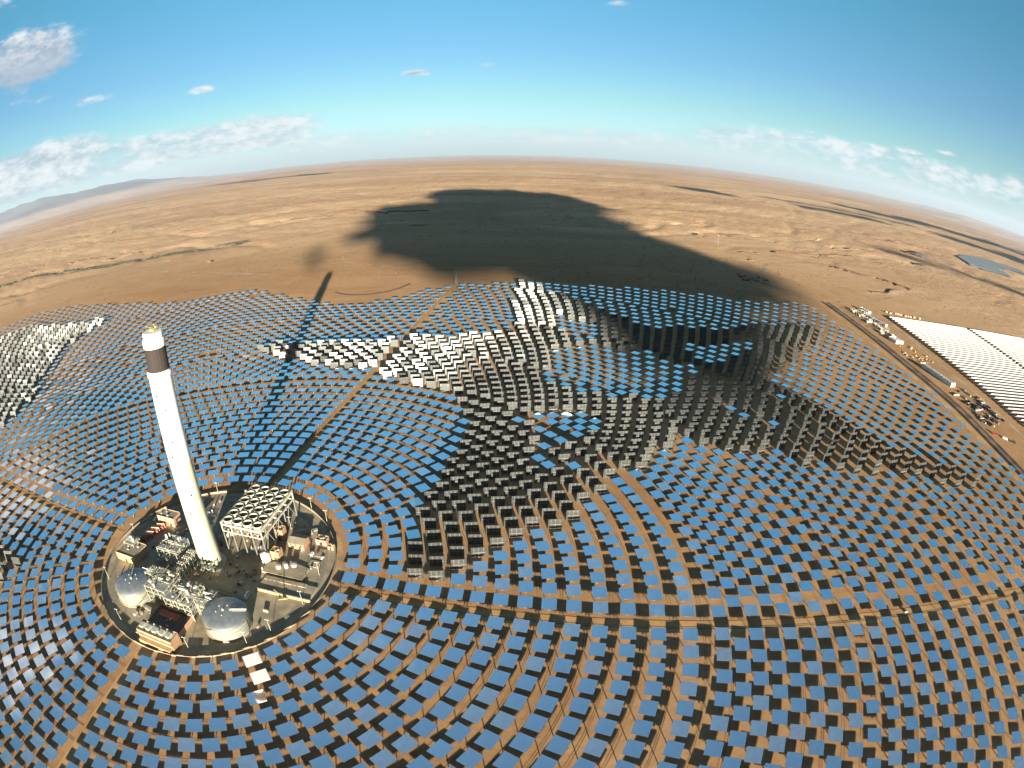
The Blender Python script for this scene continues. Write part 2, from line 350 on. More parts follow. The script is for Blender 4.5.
for pts, wd in (([(1222, 1170), (1084, 1417), (832, 1413), (535, 1388), (263, 1411), (-91, 1408), (-752, 1706)], 11), ([(1095, 1440), (1256, 1760), (1901, 2055), (2197, 2092), (2745, 2158)], 14), ([(1179, 1287), (1236, 1174), (1443, 1245), (1623, 1351)], 9),
                ([(-3423, 2316), (-2042, 1946), (-1200, 1560), (-500, 1330)], 14), ([(-5235, 3664), (-4149, 3762), (-3113, 3608), (-2167, 3535), (-1770, 3765), (-1463, 3951), (-1152, 4304), (200, 4800)], 55),
                ([(300, 1960), (900, 1990), (1500, 1930), (2400, 2300)], 10), ([(1150, 2500), (1900, 2700), (3300, 3600)], 16), ([(-700, 2300), (500, 2500), (1700, 3100)], 22)):
    ribbon('desert_road', pts, wd, M['dirt'], dz=.5, step=25)
ribbon('ditch_shade_strip', [(-208, 1099), (-185, 1083), (-145, 1070), (-101, 1077), (-60, 1103), (-30, 1145), (-14, 1195)], 9, M['ditch_shade'], step=8, dz=.3)  # flat dark strip painted where a curved ditch lies in shadow
m_wadi = mat('dry_riverbed', (.20, .19, .12), rough=1, var=.3, scale=.012, spec=0, world=True)
ribbon('dry_riverbed', [(-2900, 1660), (-2593, 1720), (-2395, 1830), (-2095, 1850), (-1732, 1840), (-1513, 1915), (-1305, 1985), (-1000, 2150)], 70, m_wadi, dz=.5, prof=[(-52, .4), (-20, 1.0), (15, .5), (45, .8)])
mb = MB(); rr = random.Random(3)
rb = [(-2900, 1660), (-2593, 1720), (-2395, 1830), (-2095, 1850), (-1732, 1840), (-1513, 1915), (-1305, 1985)]
for i in range(900):
    k = rr.randrange(6); t = rr.random(); x = rb[k][0]*(1-t)+rb[k+1][0]*t+rr.gauss(0, 16); y = rb[k][1]*(1-t)+rb[k+1][1]*t+rr.gauss(0, 26 if k < 2 else 14)
    s = rr.uniform(2, 6); z = height(x, y)
    Q = [(x+s*cos(a)*rr.uniform(.7, 1.2), y+s*sin(a)*rr.uniform(.7, 1.2), z-.2) for a in (0, 1.25, 2.5, 3.77, 5.0)]; mb.add(Q+[(x, y, z+s*.8), (x+s*.3, y+s*.4, z+s*.6)], [(0, 1, 5), (1, 2, 6, 5), (2, 3, 6), (3, 4, 5), (3, 5, 6), (4, 0, 5)])
tag(mb.build('shrubs', M['green']), kind='stuff', label='grey green shrubs along the dry riverbed beyond the field', cat='shrubs')

# ---------------------------------------------------------------- the heliostat field
PW, PH, PZ = 15.1, 13.4, 7.1
Z1 = [156.0, 177, 197.5, 217.5, 237.5, 258, 278, 298.5, 320, 341.2, 363, 386.5, 411, 437, 465]
Z2 = [494, 510.5, 526, 542.8, 559, 576.5, 593, 612, 630]
Z3 = [650.5, 669.5, 690.3, 710.8, 732, 752, 775.3, 798, 823.5, 846]
Z4 = [872.8, 897, 922.5, 951, 979, 1008, 1037, 1066.5, 1096, 1126]
Z5 = [1160, 1195, 1231, 1267, 1304, 1342, 1381, 1421, 1462, 1504, 1547, 1591, 1636, 1682]
rings = [(r, 15.2/r*180/pi, int((r*pi/2-30.4)/20.4)) for r in Z1]
rings += [(r, (1.7, 3.15)[i % 2], (30, 29)[i % 2]) for i, r in enumerate(Z2)]
rings += [(r, (2.25, 1.15)[i % 2], (39, 40)[i % 2]) for i, r in enumerate(Z3)]
rings += [(r, (1.67, .9)[i % 2], (56, 57)[i % 2]) for i, r in enumerate(Z4)]
rings += [(r, (.75, 1.33)[i % 2], (76, 75)[i % 2]) for i, r in enumerate(Z5)]
FIELD = [(-1448, 842), (-1445, 936), (-1381, 988), (-1308, 1026), (-1246, 1061), (-1123, 1051), (-1063, 1051), (-856, 1022), (-742, 1004), (-658, 1007), (-606, 1030), (-577, 1080), (-535, 1107), (-484, 1116), (-372, 1052), (-252, 990), (-174, 965), (-89, 964), (-29, 1000), (25, 1075), (59, 1107), (126, 1147), (189, 1173), (297, 1198), (399, 1190), (522, 1178), (616, 1171), (797, 1142), (846, 1115), (925, 1096), (1096, 1123), (1116, 1087), (1133, 1051), (1136, 713), (1138, 568), (1139, 474), (1107, 286), (1121, 217), (1124, 148)]
U1 = [(-227, 632), (-199, 664), (-99, 671), (31, 685), (74, 705), (128, 713), (171, 708), (212, 735), (259, 751), (287, 794), (275, 943), (284, 1078), (289, 1203), (317, 1170), (346, 1149), (373, 1075), (402, 1078), (426, 1021), (457, 977), (479, 936), (503, 897), (528, 876), (545, 840), (581, 793), (627, 799), (674, 820), (745, 815), (768, 797), (816, 849), (856, 863), (1003, 889), (1073, 886), (1009, 777), (953, 728), (908, 685), (856, 621), (805, 579), (749, 521), (759, 486), (774, 478), (786, 444), (805, 429), (819, 409), (832, 386), (844, 352), (851, 310), (891, 257), (941, 230), (954, 202), (988, 176), (1002, 139), (969, 117), (932, 126), (915, 143), (876, 165), (837, 192), (784, 186), (758, 193), (734, 204), (724, 232), (691, 217), (686, 240), (678, 273), (630, 259), (605, 257), (587, 266), (552, 277), (536, 295), (520, 304), (508, 266), (485, 266), (480, 239), (443, 208), (421, 185), (406, 150), (386, 136), (383, 126), (366, 109), (347, 96), (329, 84), (314, 67), (296, 47), (279, 38), (269, 20), (254, 14), (245, 3), (228, -2), (206, 2), (195, 54), (207, 67), (199, 107), (203, 136), (211, 160), (214, 186), (217, 215), (226, 241), (230, 274), (231, 328), (234, 388), (253, 382), (224, 405), (199, 426), (164, 450), (119, 472), (78, 504), (46, 526), (12, 529), (-12, 533), (-42, 536), (-103, 564), (-169, 595), (-205, 610)]
I1 = [(333, 377), (382, 386), (424, 364), (421, 329), (389, 309), (371, 271), (341, 256), (322, 315), (326, 337)]
I2 = [(317, 250), (339, 256), (356, 216), (342, 197)]
I3 = [(352, 626), (382, 644), (432, 671), (458, 679), (484, 658), (531, 656), (549, 647), (573, 596), (631, 601), (615, 540), (578, 520), (569, 472), (534, 443), (502, 415), (487, 437), (462, 439), (426, 445), (395, 455), (363, 473), (338, 505), (352, 542)]
I4 = [(378, 868), (403, 878), (422, 826), (450, 829), (473, 761), (462, 721), (412, 693), (402, 722), (382, 766)]
I5 = [(627, 732), (647, 734), (645, 691), (733, 726), (789, 733), (775, 675), (733, 659), (702, 612), (645, 607), (634, 649)]
U2 = [(-1435, 714), (-1326, 743), (-1292, 787), (-1257, 831), (-1235, 857), (-1058, 837), (-928, 840), (-914, 894), (-866, 861), (-855, 815), (-868, 725), (-825, 617), (-782, 536), (-747, 480), (-732, 445), (-720, 410), (-680, 363), (-640, 320), (-649, 289), (-636, 258), (-623, 220), (-633, 201), (-646, 146)]
U3 = [(-337, -70), (-297, -73), (-261, -76), (-248, -95), (-271, -106), (-262, -127), (-274, -132)]
SHADOW = [(-593, 2892), (-564, 3566), (-304, 3498), (-460, 4700), (59, 4661), (551, 4317), (771, 3456), (745, 2758), (867, 2264), (979, 1962), (1095, 1714), (1095, 1494), (1060, 1253), (969, 990), (769, 688), (655, 510), (555, 414), (533, 450), (535, 676), (489, 856), (445, 1040), (361, 1203), (234, 1255), (97, 1250), (-4, 1468), (-296, 1832)]
SINGLES = [(631, 409), (649, 384), (664, 366), (693, 360), (718, 360), (689, 491), (748, 464), (374, 219), (301, 355), (693, 491), (761, 527), (748, 460)]
PALES = [(528, -186), (375, -99), (743, -123), (769, -112), (229, -63), (498, -91), (734, -122), (-181, -201), (-176, -191), (-158, -190)]
WHITES = [(99, -120), (112, -138)]
SOUTH = [(1120, 145), (1085, -200), (900, -560), (500, -800), (0, -880), (-500, -800), (-950, -480), (-1250, 0), (-1420, 400)]
OUT = FIELD + SOUTH
rh = random.Random(11)
HS = []
for k, (r, off, n) in enumerate(rings):
    for q in range(4):
        base = -6.15 + 90*q; st = (90-2*off)/n
        for i in range(n+1):
            a = base+off+st*i; x, y = r*cos(R(a)), r*sin(R(a))
            if not inside(OUT, x, y): continue
            if y > 0 and r > 480 and rh.random() < .0035: continue
            up = (inside(U1, x, y) and not any(inside(I, x, y) for I in (I1, I2, I3, I4, I5))) or inside(U2, x, y) or inside(U3, x, y)
            if any(hypot(x-a_, y-b_) < 12 for a_, b_ in SINGLES): up = False
            kind = 'up' if up else 'flat'
            if any(hypot(x-a_, y-b_) < 9 for a_, b_ in WHITES): kind = 'white'
            elif kind == 'flat' and (any(hypot(x-a_, y-b_) < 9 for a_, b_ in PALES) or rh.random() < .003): kind = 'pale'
            HS.append(dict(k=k, q=q, i=i, n=n, a=a, x=x, y=y, kind=kind))
def panel_matrix(h):
    yaw = R(h['a'])-pi/2 + rh.gauss(0, R(.5)) if h['kind'] != 'up' else R((8 if h['a'] < 110 else 19) + rh.gauss(0, 2.5))
    if h['kind'] == 'up': tl = -pi/2 + R(rh.gauss(2, 1.2) - (10 + rh.gauss(0, 4))*ss(58, 80, h['a'])) + (R(rh.uniform(8, 30)) if rh.random() < .02 else 0)
    else: tl = R(rh.gauss(0, .7)) + (R(rh.uniform(-6, 6)) if rh.random() < .04 else 0)
    if h['kind'] == 'white': tl = pi
    return Matrix.Rotation(yaw, 4, 'Z'), Matrix.Rotation(tl, 4, 'X') @ Matrix.Rotation(R(rh.gauss(0, .5)), 4, 'Y')
for h in HS:
    d = Vector((h['x'], h['y'], PZ))-CAM; px, py = project((h['x'], h['y'], PZ))
    h['area'] = (-d.z/d.length)/d.length_squared if -4 < px < 1028 and -4 < py < 772 and not h['kind'] == 'up' else 0
    h['mr'], h['mt'] = panel_matrix(h); h['dull'] = rh.random() < .22
near = sorted(HS, key=lambda h: -h['area'])[:300]; nid = set(id(h) for h in near)
# -- the ones that show largest: things with parts
pm = MB(); pm.mat(1).box((0, 0, -.02), (PW, PH, .16))
fx, fy = PW/6, PH/9
for i in range(6):
    for j in range(9):
        x0 = -PW/2+i*fx+.025; y0 = -PH/2+j*fy+.02
        pm.mat(0).add([(x0, y0, .085), (x0+fx-.05, y0, .085), (x0+fx-.05, y0+fy-.04, .085), (x0, y0+fy-.04, .085)], [(0, 1, 2, 3)])
me_panel = pm.mesh('mirror_panel', [M['mirror'], M['back']]); me_dull = pm.mesh('mirror_panel_dull', [M['mirror_dull'], M['back']]); me_pale = pm.mesh('mirror_panel_pale', [M['dusty'], M['back']]); me_white = pm.mesh('mirror_panel_white', [M['mirror'], M['whiteback']])
fm = MB(); fm.tube((-PW*.42, 0, -.75), (PW*.42, 0, -.75), .32, n=8)
for x in (-6, -3.4, -1.2, 1.2, 3.4, 6):
    fm.box((x, 0, -.32), (.14, PH*.92, .22)); fm.box((x, PH*.22, -.5), (.1, PH*.42, .1), ax=Matrix.Rotation(-.1, 3, 'X')); fm.box((x, -PH*.22, -.5), (.1, PH*.42, .1), ax=Matrix.Rotation(.1, 3, 'X'))
fm.box((0, 0, -1.0), (1.3, 1.1, .8)); me_frame = fm.mesh('support_frame', M['steel'])
tm = MB(); tm.tube((0, 0, .25), (0, 0, 5.9), .42, .36, 10); tm.tube((0, 0, -.2), (0, 0, .3), 1.2, n=10); tm.box((.55, 0, 1.5), (.5, .7, 1.1)); me_ped = tm.mesh('pedestal', M['steel'])
ORD = {1: 'first', 2: 'second', 3: 'third', 4: 'fourth', 5: 'fifth', 6: 'sixth', 7: 'seventh', 8: 'eighth', 9: 'ninth', 10: 'tenth', 11: 'eleventh', 12: 'twelfth', 13: 'thirteenth', 14: 'fourteenth', 15: 'fifteenth', 16: 'sixteenth', 17: 'seventeenth', 18: 'eighteenth', 19: 'nineteenth'}
TENS = {2: 'twenty', 3: 'thirty', 4: 'forty', 5: 'fifty', 6: 'sixty'}
def ordw(n):
    if n in ORD: return ORD[n]
    t, u = divmod(n, 10)
    return (TENS[t][:-1]+'ieth') if u == 0 else TENS[t]+'-'+ORD[u]
for h in near:
    q = h['q']; i = h['i']+1; j = h['n']-h['i']+1        # q=3: from the lower track round to the right-hand one
    lo, hi = {3: ('right of the lower track', 'below the right-hand track'), 2: ('below the left-hand track', 'left of the lower track'),
              0: ('above the right-hand track', 'right of the upper track'), 1: ('left of the upper track', 'above the left-hand track')}[q]
    pos = f"{ordw(i)} {lo}" if i <= j else f"{ordw(j)} {hi}"
    look = {'white': 'bright white upturned heliostat', 'pale': 'pale dusty grey heliostat', 'flat': 'flat blue heliostat'}[h['kind']]
    z = height(h['x'], h['y'])
    o = empty('heliostat', (h['x'], h['y'], z)); o.rotation_euler = h['mr'].to_euler()
    tag(o, f"{look}, {ordw(h['k']+1)} ring outside the round yard, {pos}", 'heliostat', 'heliostats in rings round the tower')
    for nm, me in (('mirror_panel', me_pale if h['kind'] == 'pale' else me_white if h['kind'] == 'white' else me_dull if h['dull'] else me_panel), ('support_frame', me_frame), ('pedestal', me_ped)):
        c = bpy.data.objects.new(nm, me); col.objects.link(c); c.parent = o
        if nm != 'pedestal':
            c.matrix_local = Matrix.Translation((0, 0, PZ)) @ h['mt']
            if nm == 'support_frame' and h['kind'] == 'white': c.matrix_local = Matrix.Translation((0, 0, PZ)) @ Matrix.Rotation(pi, 4, 'X')
            if h['kind'] == 'white' and nm == 'support_frame': c.matrix_local = Matrix.Translation((0, 0, PZ))
# wheel ruts of the washing lorries between the rings
V = []; F = []; rw = random.Random(4); m_rut = mat('wheel_rut_soil', (.29, .165, .075), rough=1, var=.25, scale=.03, spec=0, world=True)
RR = [g[0] for g in rings if g[0] < 960]
for ra, rb_ in zip(RR, RR[1:]):
    if ra > 480 and rw.random() < .35: continue
    rm = (ra+rb_)/2 + rw.uniform(-1, 1); n_ = int(rm/2.2); w0 = rw.uniform(.45, .8)
    for dr in (-1.1, 1.1):
        o_ = len(V); ph = rw.uniform(0, 6)
        for i in range(n_+1):
            a = 2*pi*i/n_; wob = .5*sin(a*9+ph)
            for s_ in (-w0/2, w0/2): q = rm+dr+s_+wob; x, y = q*cos(a), q*sin(a); V.append((x, y, height(x, y)+.06))
        F += [(o_+2*i, o_+2*i+1, o_+2*i+3, o_+2*i+2) for i in range(n_) if inside(OUT, V[o_+2*i][0], V[o_+2*i][1])]
me = bpy.data.meshes.new('wheel_tracks'); me.from_pydata(V, [], F); me.materials.append(m_rut); o = bpy.data.objects.new('wheel_tracks', me); col.objects.link(o); o['kind'] = 'structure'
# -- the rest of the field: thousands of them, one object
mb = MB(); hw, hh = PW/2, PH/2
for h in HS:
    if id(h) in nid: continue
    z = height(h['x'], h['y']); T = Matrix.Translation((h['x'], h['y'], z+PZ)) @ h['mr'] @ h['mt']
    P = [T @ Vector(p) for p in ((-hw, -hh, .1), (hw, -hh, .1), (hw, hh, .1), (-hw, hh, .1), (-hw, -hh, -.15), (hw, -hh, -.15), (hw, hh, -.15), (-hw, hh, -.15))]
    mb.mat(3 if h['kind'] == 'pale' else 4 if h['dull'] else 0).add(P, [(0, 1, 2, 3)]); mb.mat(1).add(P, [(7, 6, 5, 4), (4, 5, 1, 0), (5, 6, 2, 1), (6, 7, 3, 2), (7, 4, 0, 3)])
    if h['kind'] == 'up':                      # ribs and torque tube on the back
        for xx in (-4.6, 0, 4.6):
            Q = [T @ Vector(p) for p in ((xx-.12, -hh*.9, -.15), (xx+.12, -hh*.9, -.15), (xx+.12, hh*.9, -.15), (xx-.12, hh*.9, -.15), (xx, 0, -.9))]; mb.mat(2).add(Q, [(0, 1, 4), (2, 3, 4), (1, 2, 4), (3, 0, 4)])
        Q = [T @ Vector(p) for p in ((-6, -.3, -.5), (6, -.3, -.5), (6, .3, -.5), (-6, .3, -.5), (-6, 0, -1.0), (6, 0, -1.0))]; mb.add(Q, [(0, 4, 5, 1), (3, 2, 5, 4)])
    mb.mat(2).tube((h['x'], h['y'], z-.2), (h['x'], h['y'], z+PZ-.2), .4, n=4, caps=False)
tag(mb.build('heliostats', [M['mirror'], M['back'], M['steel'], M['dusty'], M['mirror_dull']]), kind='stuff', label='the outer heliostats filling the rest of the round field, flat and upright', cat='heliostats')
print('heliostats', len(HS), 'up', sum(h['kind'] == 'up' for h in HS))

# ---------------------------------------------------------------- the tower
t = tag(empty('solar_tower', (0, 0, 0), A0), 'tall white solar tower with a dark receiver band near its top', 'tower')
MB().lathe([(17, 0), (17, 1.2), (14, 1.2), (14, 2.2)], 48).build('foundation', M['concrete'], t)
MB().lathe([(13.1, 2), (12.5, 12), (11.9, 40), (11.6, 80), (11.5, 123)], 64, cap=False).build('concrete_shaft', M['concrete'], t)
sh = MB().lathe([(11.55, 122.8), (11.5, 150), (11.4, 185), (11.3, 209)], 64, cap=False).build('painted_shaft', M['white'], t)
mb = MB()
for z, a in ((132, -80), (147, -60), (163, -95), (178, -55), (192, -85), (70, -70), (90, -40)):
    for da in (0, 180): mb.box((11.35*cos(R(a+da)), 11.35*sin(R(a+da)), z), (1.6, 1.6, 1.8), R(a+da))
build_each(mb, 'vent_opening', M['dark'], sh)
MB().lathe([(11.3, 206), (12.3, 208.5), (12.3, 211.5), (10.8, 211.5), (10.8, 213)], 64, cap=False).build('collar', M['white'], t)
mb = MB(); n = 20
for i in range(n): a = 2*pi*i/n; mb.box((9.9*cos(a), 9.9*sin(a), 223.2), (.9, 2*10.3*math.tan(pi/n)-.05, 22), a)
rc = mb.build('receiver', M['receiver'], t)
MB().lathe([(9.5, 210), (9.5, 235)], 40).build('receiver_core', M['dark'], rc)
MB().lathe([(10.7, 234), (10.7, 234.8), (10.9, 235.5), (10.9, 241), (9.7, 241.7), (9.6, 247), (9.0, 247.3)], 64).build('top_cap', M['white'], t)
cr_ = MB(); cr_.box((0, 2, 248.3), (6, 5, 2)); cr_.tube((2, 2, 249), (-4.5, -3, 252.5), .35, n=6); cr_.tube((2, 2, 249), (2, 2, 253), .4, n=6); cr_.tube((2, 2, 253), (-4.5, -3, 252.5), .15, n=6); cr_.box((3.2, 3, 250.4), (2.2, 1.8, 1.6)); cr_.tube((-4.5, -3, 252.5), (-4.5, -3, 248.5), .15, n=6)
cr_.build('roof_crane', M['yellow'], t)
mb = MB()
for i in range(24): a = 2*pi*i/24; mb.tube((9.2*cos(a), 9.2*sin(a), 247.2), (9.2*cos(a), 9.2*sin(a), 248.5), .06, n=4); b = 2*pi*(i+1)/24; mb.tube((9.2*cos(a), 9.2*sin(a), 248.4), (9.2*cos(b), 9.2*sin(b), 248.4), .06, n=4)
mb.build('railing', M['yellow'], t)
mb = MB(); mb.box((4, -13.0, 5), (5, 3, 6)); mb.build('entrance_block', M['white'], t)
mb = MB()
for z in range(4, 204, 4): mb.box((12.3*cos(R(150)), 12.3*sin(R(150)), z), (.5, 1.1, 3.7), R(150))
mb.build('ladder_cage', M['steel'], t)

# ---------------------------------------------------------------- the plant yard round the tower
def tank(x, y, r, h, label, side):
    t = tag(empty('storage_tank', (x, y, .12), A0), label, 'tank', 'domed storage tanks in the yard')
    MB().lathe([(r+1.4, 0), (r+1.4, .7), (r, .7)], 64, cap=False).build('ring_foundation', M['pave'], t)
    w_ = MB().lathe([(r, .6), (r, h)], 72, cap=False).build('wall', M['tankwall'], t)
    mb = MB()
    for z in (3.5, 7, 10.5): mb.lathe([(r+.05, z), (r+.25, z+.1), (r+.25, z+.3), (r+.05, z+.4)], 72, cap=False)
    build_each(mb, 'stiffening_ring', M['pale_steel'], w_)
    pr = [(r*cos(R(b)), h+4.6*sin(R(b))) for b in range(0, 88, 8)]
    d = MB().lathe([(r+.5, h-.2)] + [(max(a, .05), z) for a, z in pr], 72).build('dome_roof', M['tankroof'], t)
    mb = MB()
    for i in range(36): a = 2*pi*i/36; b = 2*pi*(i+1)/36; mb.tube((r*cos(a), r*sin(a), h), (r*cos(a), r*sin(a), h+1.2), .07, n=4); mb.tube((r*cos(a), r*sin(a), h+1.15), (r*cos(b), r*sin(b), h+1.15), .06, n=4)
    mb.build('railing', M['yellow'], t)
    mb = MB(); mb.tube((0, 0, h+4), (0, 0, h+6.2), 1.1, n=14)
    for a in (20, 80, 150, 220, 290): mb.tube((7*cos(R(a)), 7*sin(R(a)), h+3.8), (7*cos(R(a)), 7*sin(R(a)), h+5.4), .5, n=8)
    build_each(mb, 'roof_nozzle', M['cream'], d)
    mb = MB(); N = 26
    for i in range(N): a = R(side+i*2.6); z = h*(i+1)/N; mb.box(((r+.9)*cos(a), (r+.9)*sin(a), z), (1.4, 1.1, .15), a); mb.tube(((r+1.5)*cos(a), (r+1.5)*sin(a), z), ((r+1.5)*cos(a), (r+1.5)*sin(a), z+1.1), .05, n=4)
    mb.build('spiral_stair', M['yellow'], t)
    mb = MB(); g = R(side+180); mb.box(((r-8)*cos(g), (r-8)*sin(g), h+4.2), (17, 1.6, .3), g); mb.box(((r-8)*cos(g), (r-8)*sin(g)+.9, h+4.9), (17, .1, 1), g)
    mb.build('roof_walkway', M['cream'], d)
    return t
tank(-64, -68, 22, 14.5, 'left grey domed storage tank beside the tan building', -60)
tank(56, -81, 22.5, 14.5, 'right grey domed storage tank below the tower foot', 200)

# air cooled condenser with 24 fans
t = tag(empty('air_cooled_condenser', (39, 60, .12), A0), 'big pale condenser deck on legs with rows of round fans', 'condenser')
W, L, H = 50, 75, 34
mb = MB()
for i in range(5):
    for j in range(7):
        x = -W/2+i*W/4; y = -L/2+j*L/6
        if j % 2 == 0: mb.tube((x, y, 0), (x, y, 24.5), .8, n=8)
build_each(mb, 'leg', M['shaded_leg'], t)
for i in (0, 4):
    mb = MB()
    for j in range(6):
        x = -W/2+i*W/4; y0 = -L/2+j*L/6; y1 = y0+L/6
        mb.tube((x, y0 if j % 2 == 0 else y1, 0), (x, y1 if j % 2 == 0 else y0, 24), .45, n=6)
    build_each(mb, 'side_brace', M['shaded_leg'], t)
mb = MB()
for i in range(5): mb.box((-W/2+i*W/4, 0, 25), (1.3, L+1, 1.6))
for j in range(7): mb.box((0, -L/2+j*L/6, 24.8), (W-.2, 1.0, 1.1))
for j in (0, 6):
    for i in range(5): mb.box((-W/2+i*W/4, -L/2+j*L/6, 29.5), (1.2, 1.2, 8))
mb.build('truss_frame', M['cream'], t)
MB().box((0, 0, 33.4), (W, L, .6)).build('fan_deck', M['steel'], t)
for i in range(5): MB().box((-W/2+i*W/4, 0, 34.6), (.9 if 0 < i < 4 else 1.5, L+1.2, 1.8 if 0 < i < 4 else 3.2)).build('deck_wall', M['cream'], t)
for s_ in (-1, 1): MB().box((0, s_*(L/2+.2), 33.2), (W+1.5, .8, 2.2)).build('fascia', M['cream'], t)
for i in range(4):
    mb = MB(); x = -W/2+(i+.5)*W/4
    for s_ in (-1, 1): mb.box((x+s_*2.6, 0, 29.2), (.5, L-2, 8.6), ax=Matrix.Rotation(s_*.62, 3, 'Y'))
    build_each(mb, 'tube_bundle', M['orange'] if i else M['dark'], t)  # left bay coloured dark to imitate the tower's shade
    mb = MB(); mb.tube((x, -L/2+1, 26.4), (x, L/2+6, 26.4), 1.1, n=12); mb.build('steam_duct', M['pale_steel'], t)
shm = MB(); shm.lathe([(5.3, 33.7), (5.0, 34.6), (5.0, 37.0), (5.35, 37.3), (4.9, 37.3), (4.75, 34.2)], 28, cap=False); me_sh = shm.mesh('fan_shroud', M['pale_steel'])
fb = MB(); fb.tube((0, 0, 34.3), (0, 0, 35.6), .9, n=10)
for k in range(5): a = 2*pi*k/5; fb.box((2.7*cos(a), 2.7*sin(a), 35.0), (4.1, .9, .14), a)
fb.lathe([(.05, 33.9), (4.7, 33.9)], 20, cap=False)
me_fb = fb.mesh('fan_blades', M['dark'])
for i in range(4):
    for j in range(6):
        s_ = bpy.data.objects.new('fan', me_sh); col.objects.link(s_); s_.parent = t; s_.location = (-W/2+(i+.5)*W/4, -L/2+(j+.5)*L/6, 0)
        b_ = bpy.data.objects.new('fan_blades', me_fb); col.objects.link(b_); b_.parent = s_; b_.rotation_euler = (0, 0, (i*7+j*3)*.37)
mb = MB(); mb.tube((-28, -20, 8), (-28, 34, 8), 2.6, n=16); mb.tube((-28, -20, 8), (-40, -32, 8), 2.6, n=16)
for i in range(4): x = -W/2+(i+.5)*W/4; mb.tube((-28, 34, 8), (x, L/2+5, 26), 1.3, n=10)
mb.build('main_steam_duct', M['pale_steel'], t)

def steel_structure(x, y, w, d, levels, label, seed, cat='steel structure', name='process_structure', clutter=14, lv=6.5):
    r_ = random.Random(seed); t = tag(empty(name, (x, y, .12), A0), label, cat)
    nx, ny = max(2, round(w/7)), max(2, round(d/7)); mb = MB()
    X_ = [-w/2+w*i/(nx-1) for i in range(nx)]; Y_ = [-d/2+d*j/(ny-1) for j in range(ny)]; H = levels*lv
    for a in X_:
        for b in Y_: mb.box((a, b, (H+1.5)/2), (.55, .55, H+1.5))
    for l in range(1, levels+1):
        for a in X_: mb.box((a, 0, l*lv), (.4, d, .6))
        for b in Y_: mb.box((0, b, l*lv-.05), (w, .38, .55))
        for a, a2 in zip(X_, X_[1:]):
            if r_.random() < .6: mb.tube((a, -d/2-.3, (l-1)*lv), (a2, -d/2-.3, l*lv), .2, n=4)
        for b, b2 in zip(Y_, Y_[1:]):
            if r_.random() < .6: mb.tube((w/2+.3, b, (l-1)*lv), (w/2+.3, b2, l*lv), .2, n=4)
    mb.build('steel_frame', M['pale_steel'], t)
    for l in range(1, levels+1):
        mb = MB()
        for a, a2 in zip(X_, X_[1:]):
            for b, b2 in zip(Y_, Y_[1:]):
                if r_.random() < (.72 if l < levels else .5): mb.box(((a+a2)/2, (b+b2)/2, l*lv+.4), (a2-a-.6, b2-b-.6, .12))
        if mb.f: dk = build_each(mb, 'platform', M['steel'], t)
        mb = MB()
        for b in (-d/2, d/2):
            mb.box((0, b, l*lv+1.5), (w, .08, .1)); mb.box((0, b, l*lv+1.0), (w, .06, .08))
        for a in (-w/2, w/2): mb.box((a, 0, l*lv+1.5), (.08, d, .1))
        mb.build('handrail', M['yellow'], t)
    for i in range(clutter):
        a, b = r_.uniform(-w/2+2, w/2-2), r_.uniform(-d/2+2, d/2-2); l = r_.choice(range(max(1, levels-1), levels+1)); z = l*lv+.5; k = r_.random(); mb = MB(); mm = r_.choice([M['cream'], M['pale_steel'], M['steel'], M['white'], M['tankwall']])
        if k < .35: rr_ = r_.uniform(.9, 2.0); hh_ = r_.uniform(3, 7); mb.tube((a, b, z), (a, b, z+hh_), rr_, n=14); mb.tube((a, b, z+hh_), (a, b, z+hh_+.6), rr_, rr_*.4, n=14); mb.build('vessel', mm, t)
        elif k < .6: rr_ = r_.uniform(.8, 1.5); ln = r_.uniform(3, 7); mb.tube((a-ln/2, b, z+rr_+.4), (a+ln/2, b, z+rr_+.4), rr_, n=14); mb.build('drum', mm, t)
        elif k < .8: mb.box((a, b, z+1.1), (r_.uniform(1.5, 4), r_.uniform(1.5, 3.5), 2.2)); mb.build('cabinet', mm, t)
        else:
            z0 = z; mb.tube((a, b, 0), (a, b, z0+3), .35, n=8); mb.tube((a, b, z0+3), (a+r_.choice((-1, 1))*r_.uniform(4, 9), b, z0+3), .35, n=8); mb.build('pipe', mm, t)
    mb = MB()
    for i in range(9):
        b = r_.uniform(-d/2+1, d/2-1); z = r_.choice(range(1, levels+1))*lv+.9+r_.random(); mb.tube((-w/2, b, z), (w/2, b, z), r_.uniform(.15, .4), n=8)
    for i in range(9):
        a = r_.uniform(-w/2+1, w/2-1); z = r_.choice(range(1, levels+1))*lv+1.2+r_.random(); mb.tube((a, -d/2, z), (a, d/2, z), r_.uniform(.15, .35), n=8)
    mb.build('pipework', M['cream'], t)
    mb = MB()
    for l in range(levels): s_ = 1 if l % 2 else -1; mb.box((w/2+1.4, 0, l*lv+lv/2), (1.3, 7.5, .25), ax=Matrix.Rotation(s_*.7, 3, 'X'))
    mb.build('stair', M['steel'], t)
    return t
steel_structure(-27, -60, 27, 30, 3, 'pale steel process structure beside the left domed tank', 1)
steel_structure(6, -70, 33, 30, 3, 'wide cluttered pale steel structure midway between the two domed tanks', 2, clutter=22)
steel_structure(31, -66, 13, 22, 2, 'low narrow steel structure touching the right domed tank', 3, clutter=7)
steel_structure(-44, -4, 28, 26, 3, 'square pale steel boiler frame left of the tower foot', 5, clutter=12)
steel_structure(-47, -50, 9, 12, 3, 'small steel pump tower over the left tank edge', 6, clutter=4)
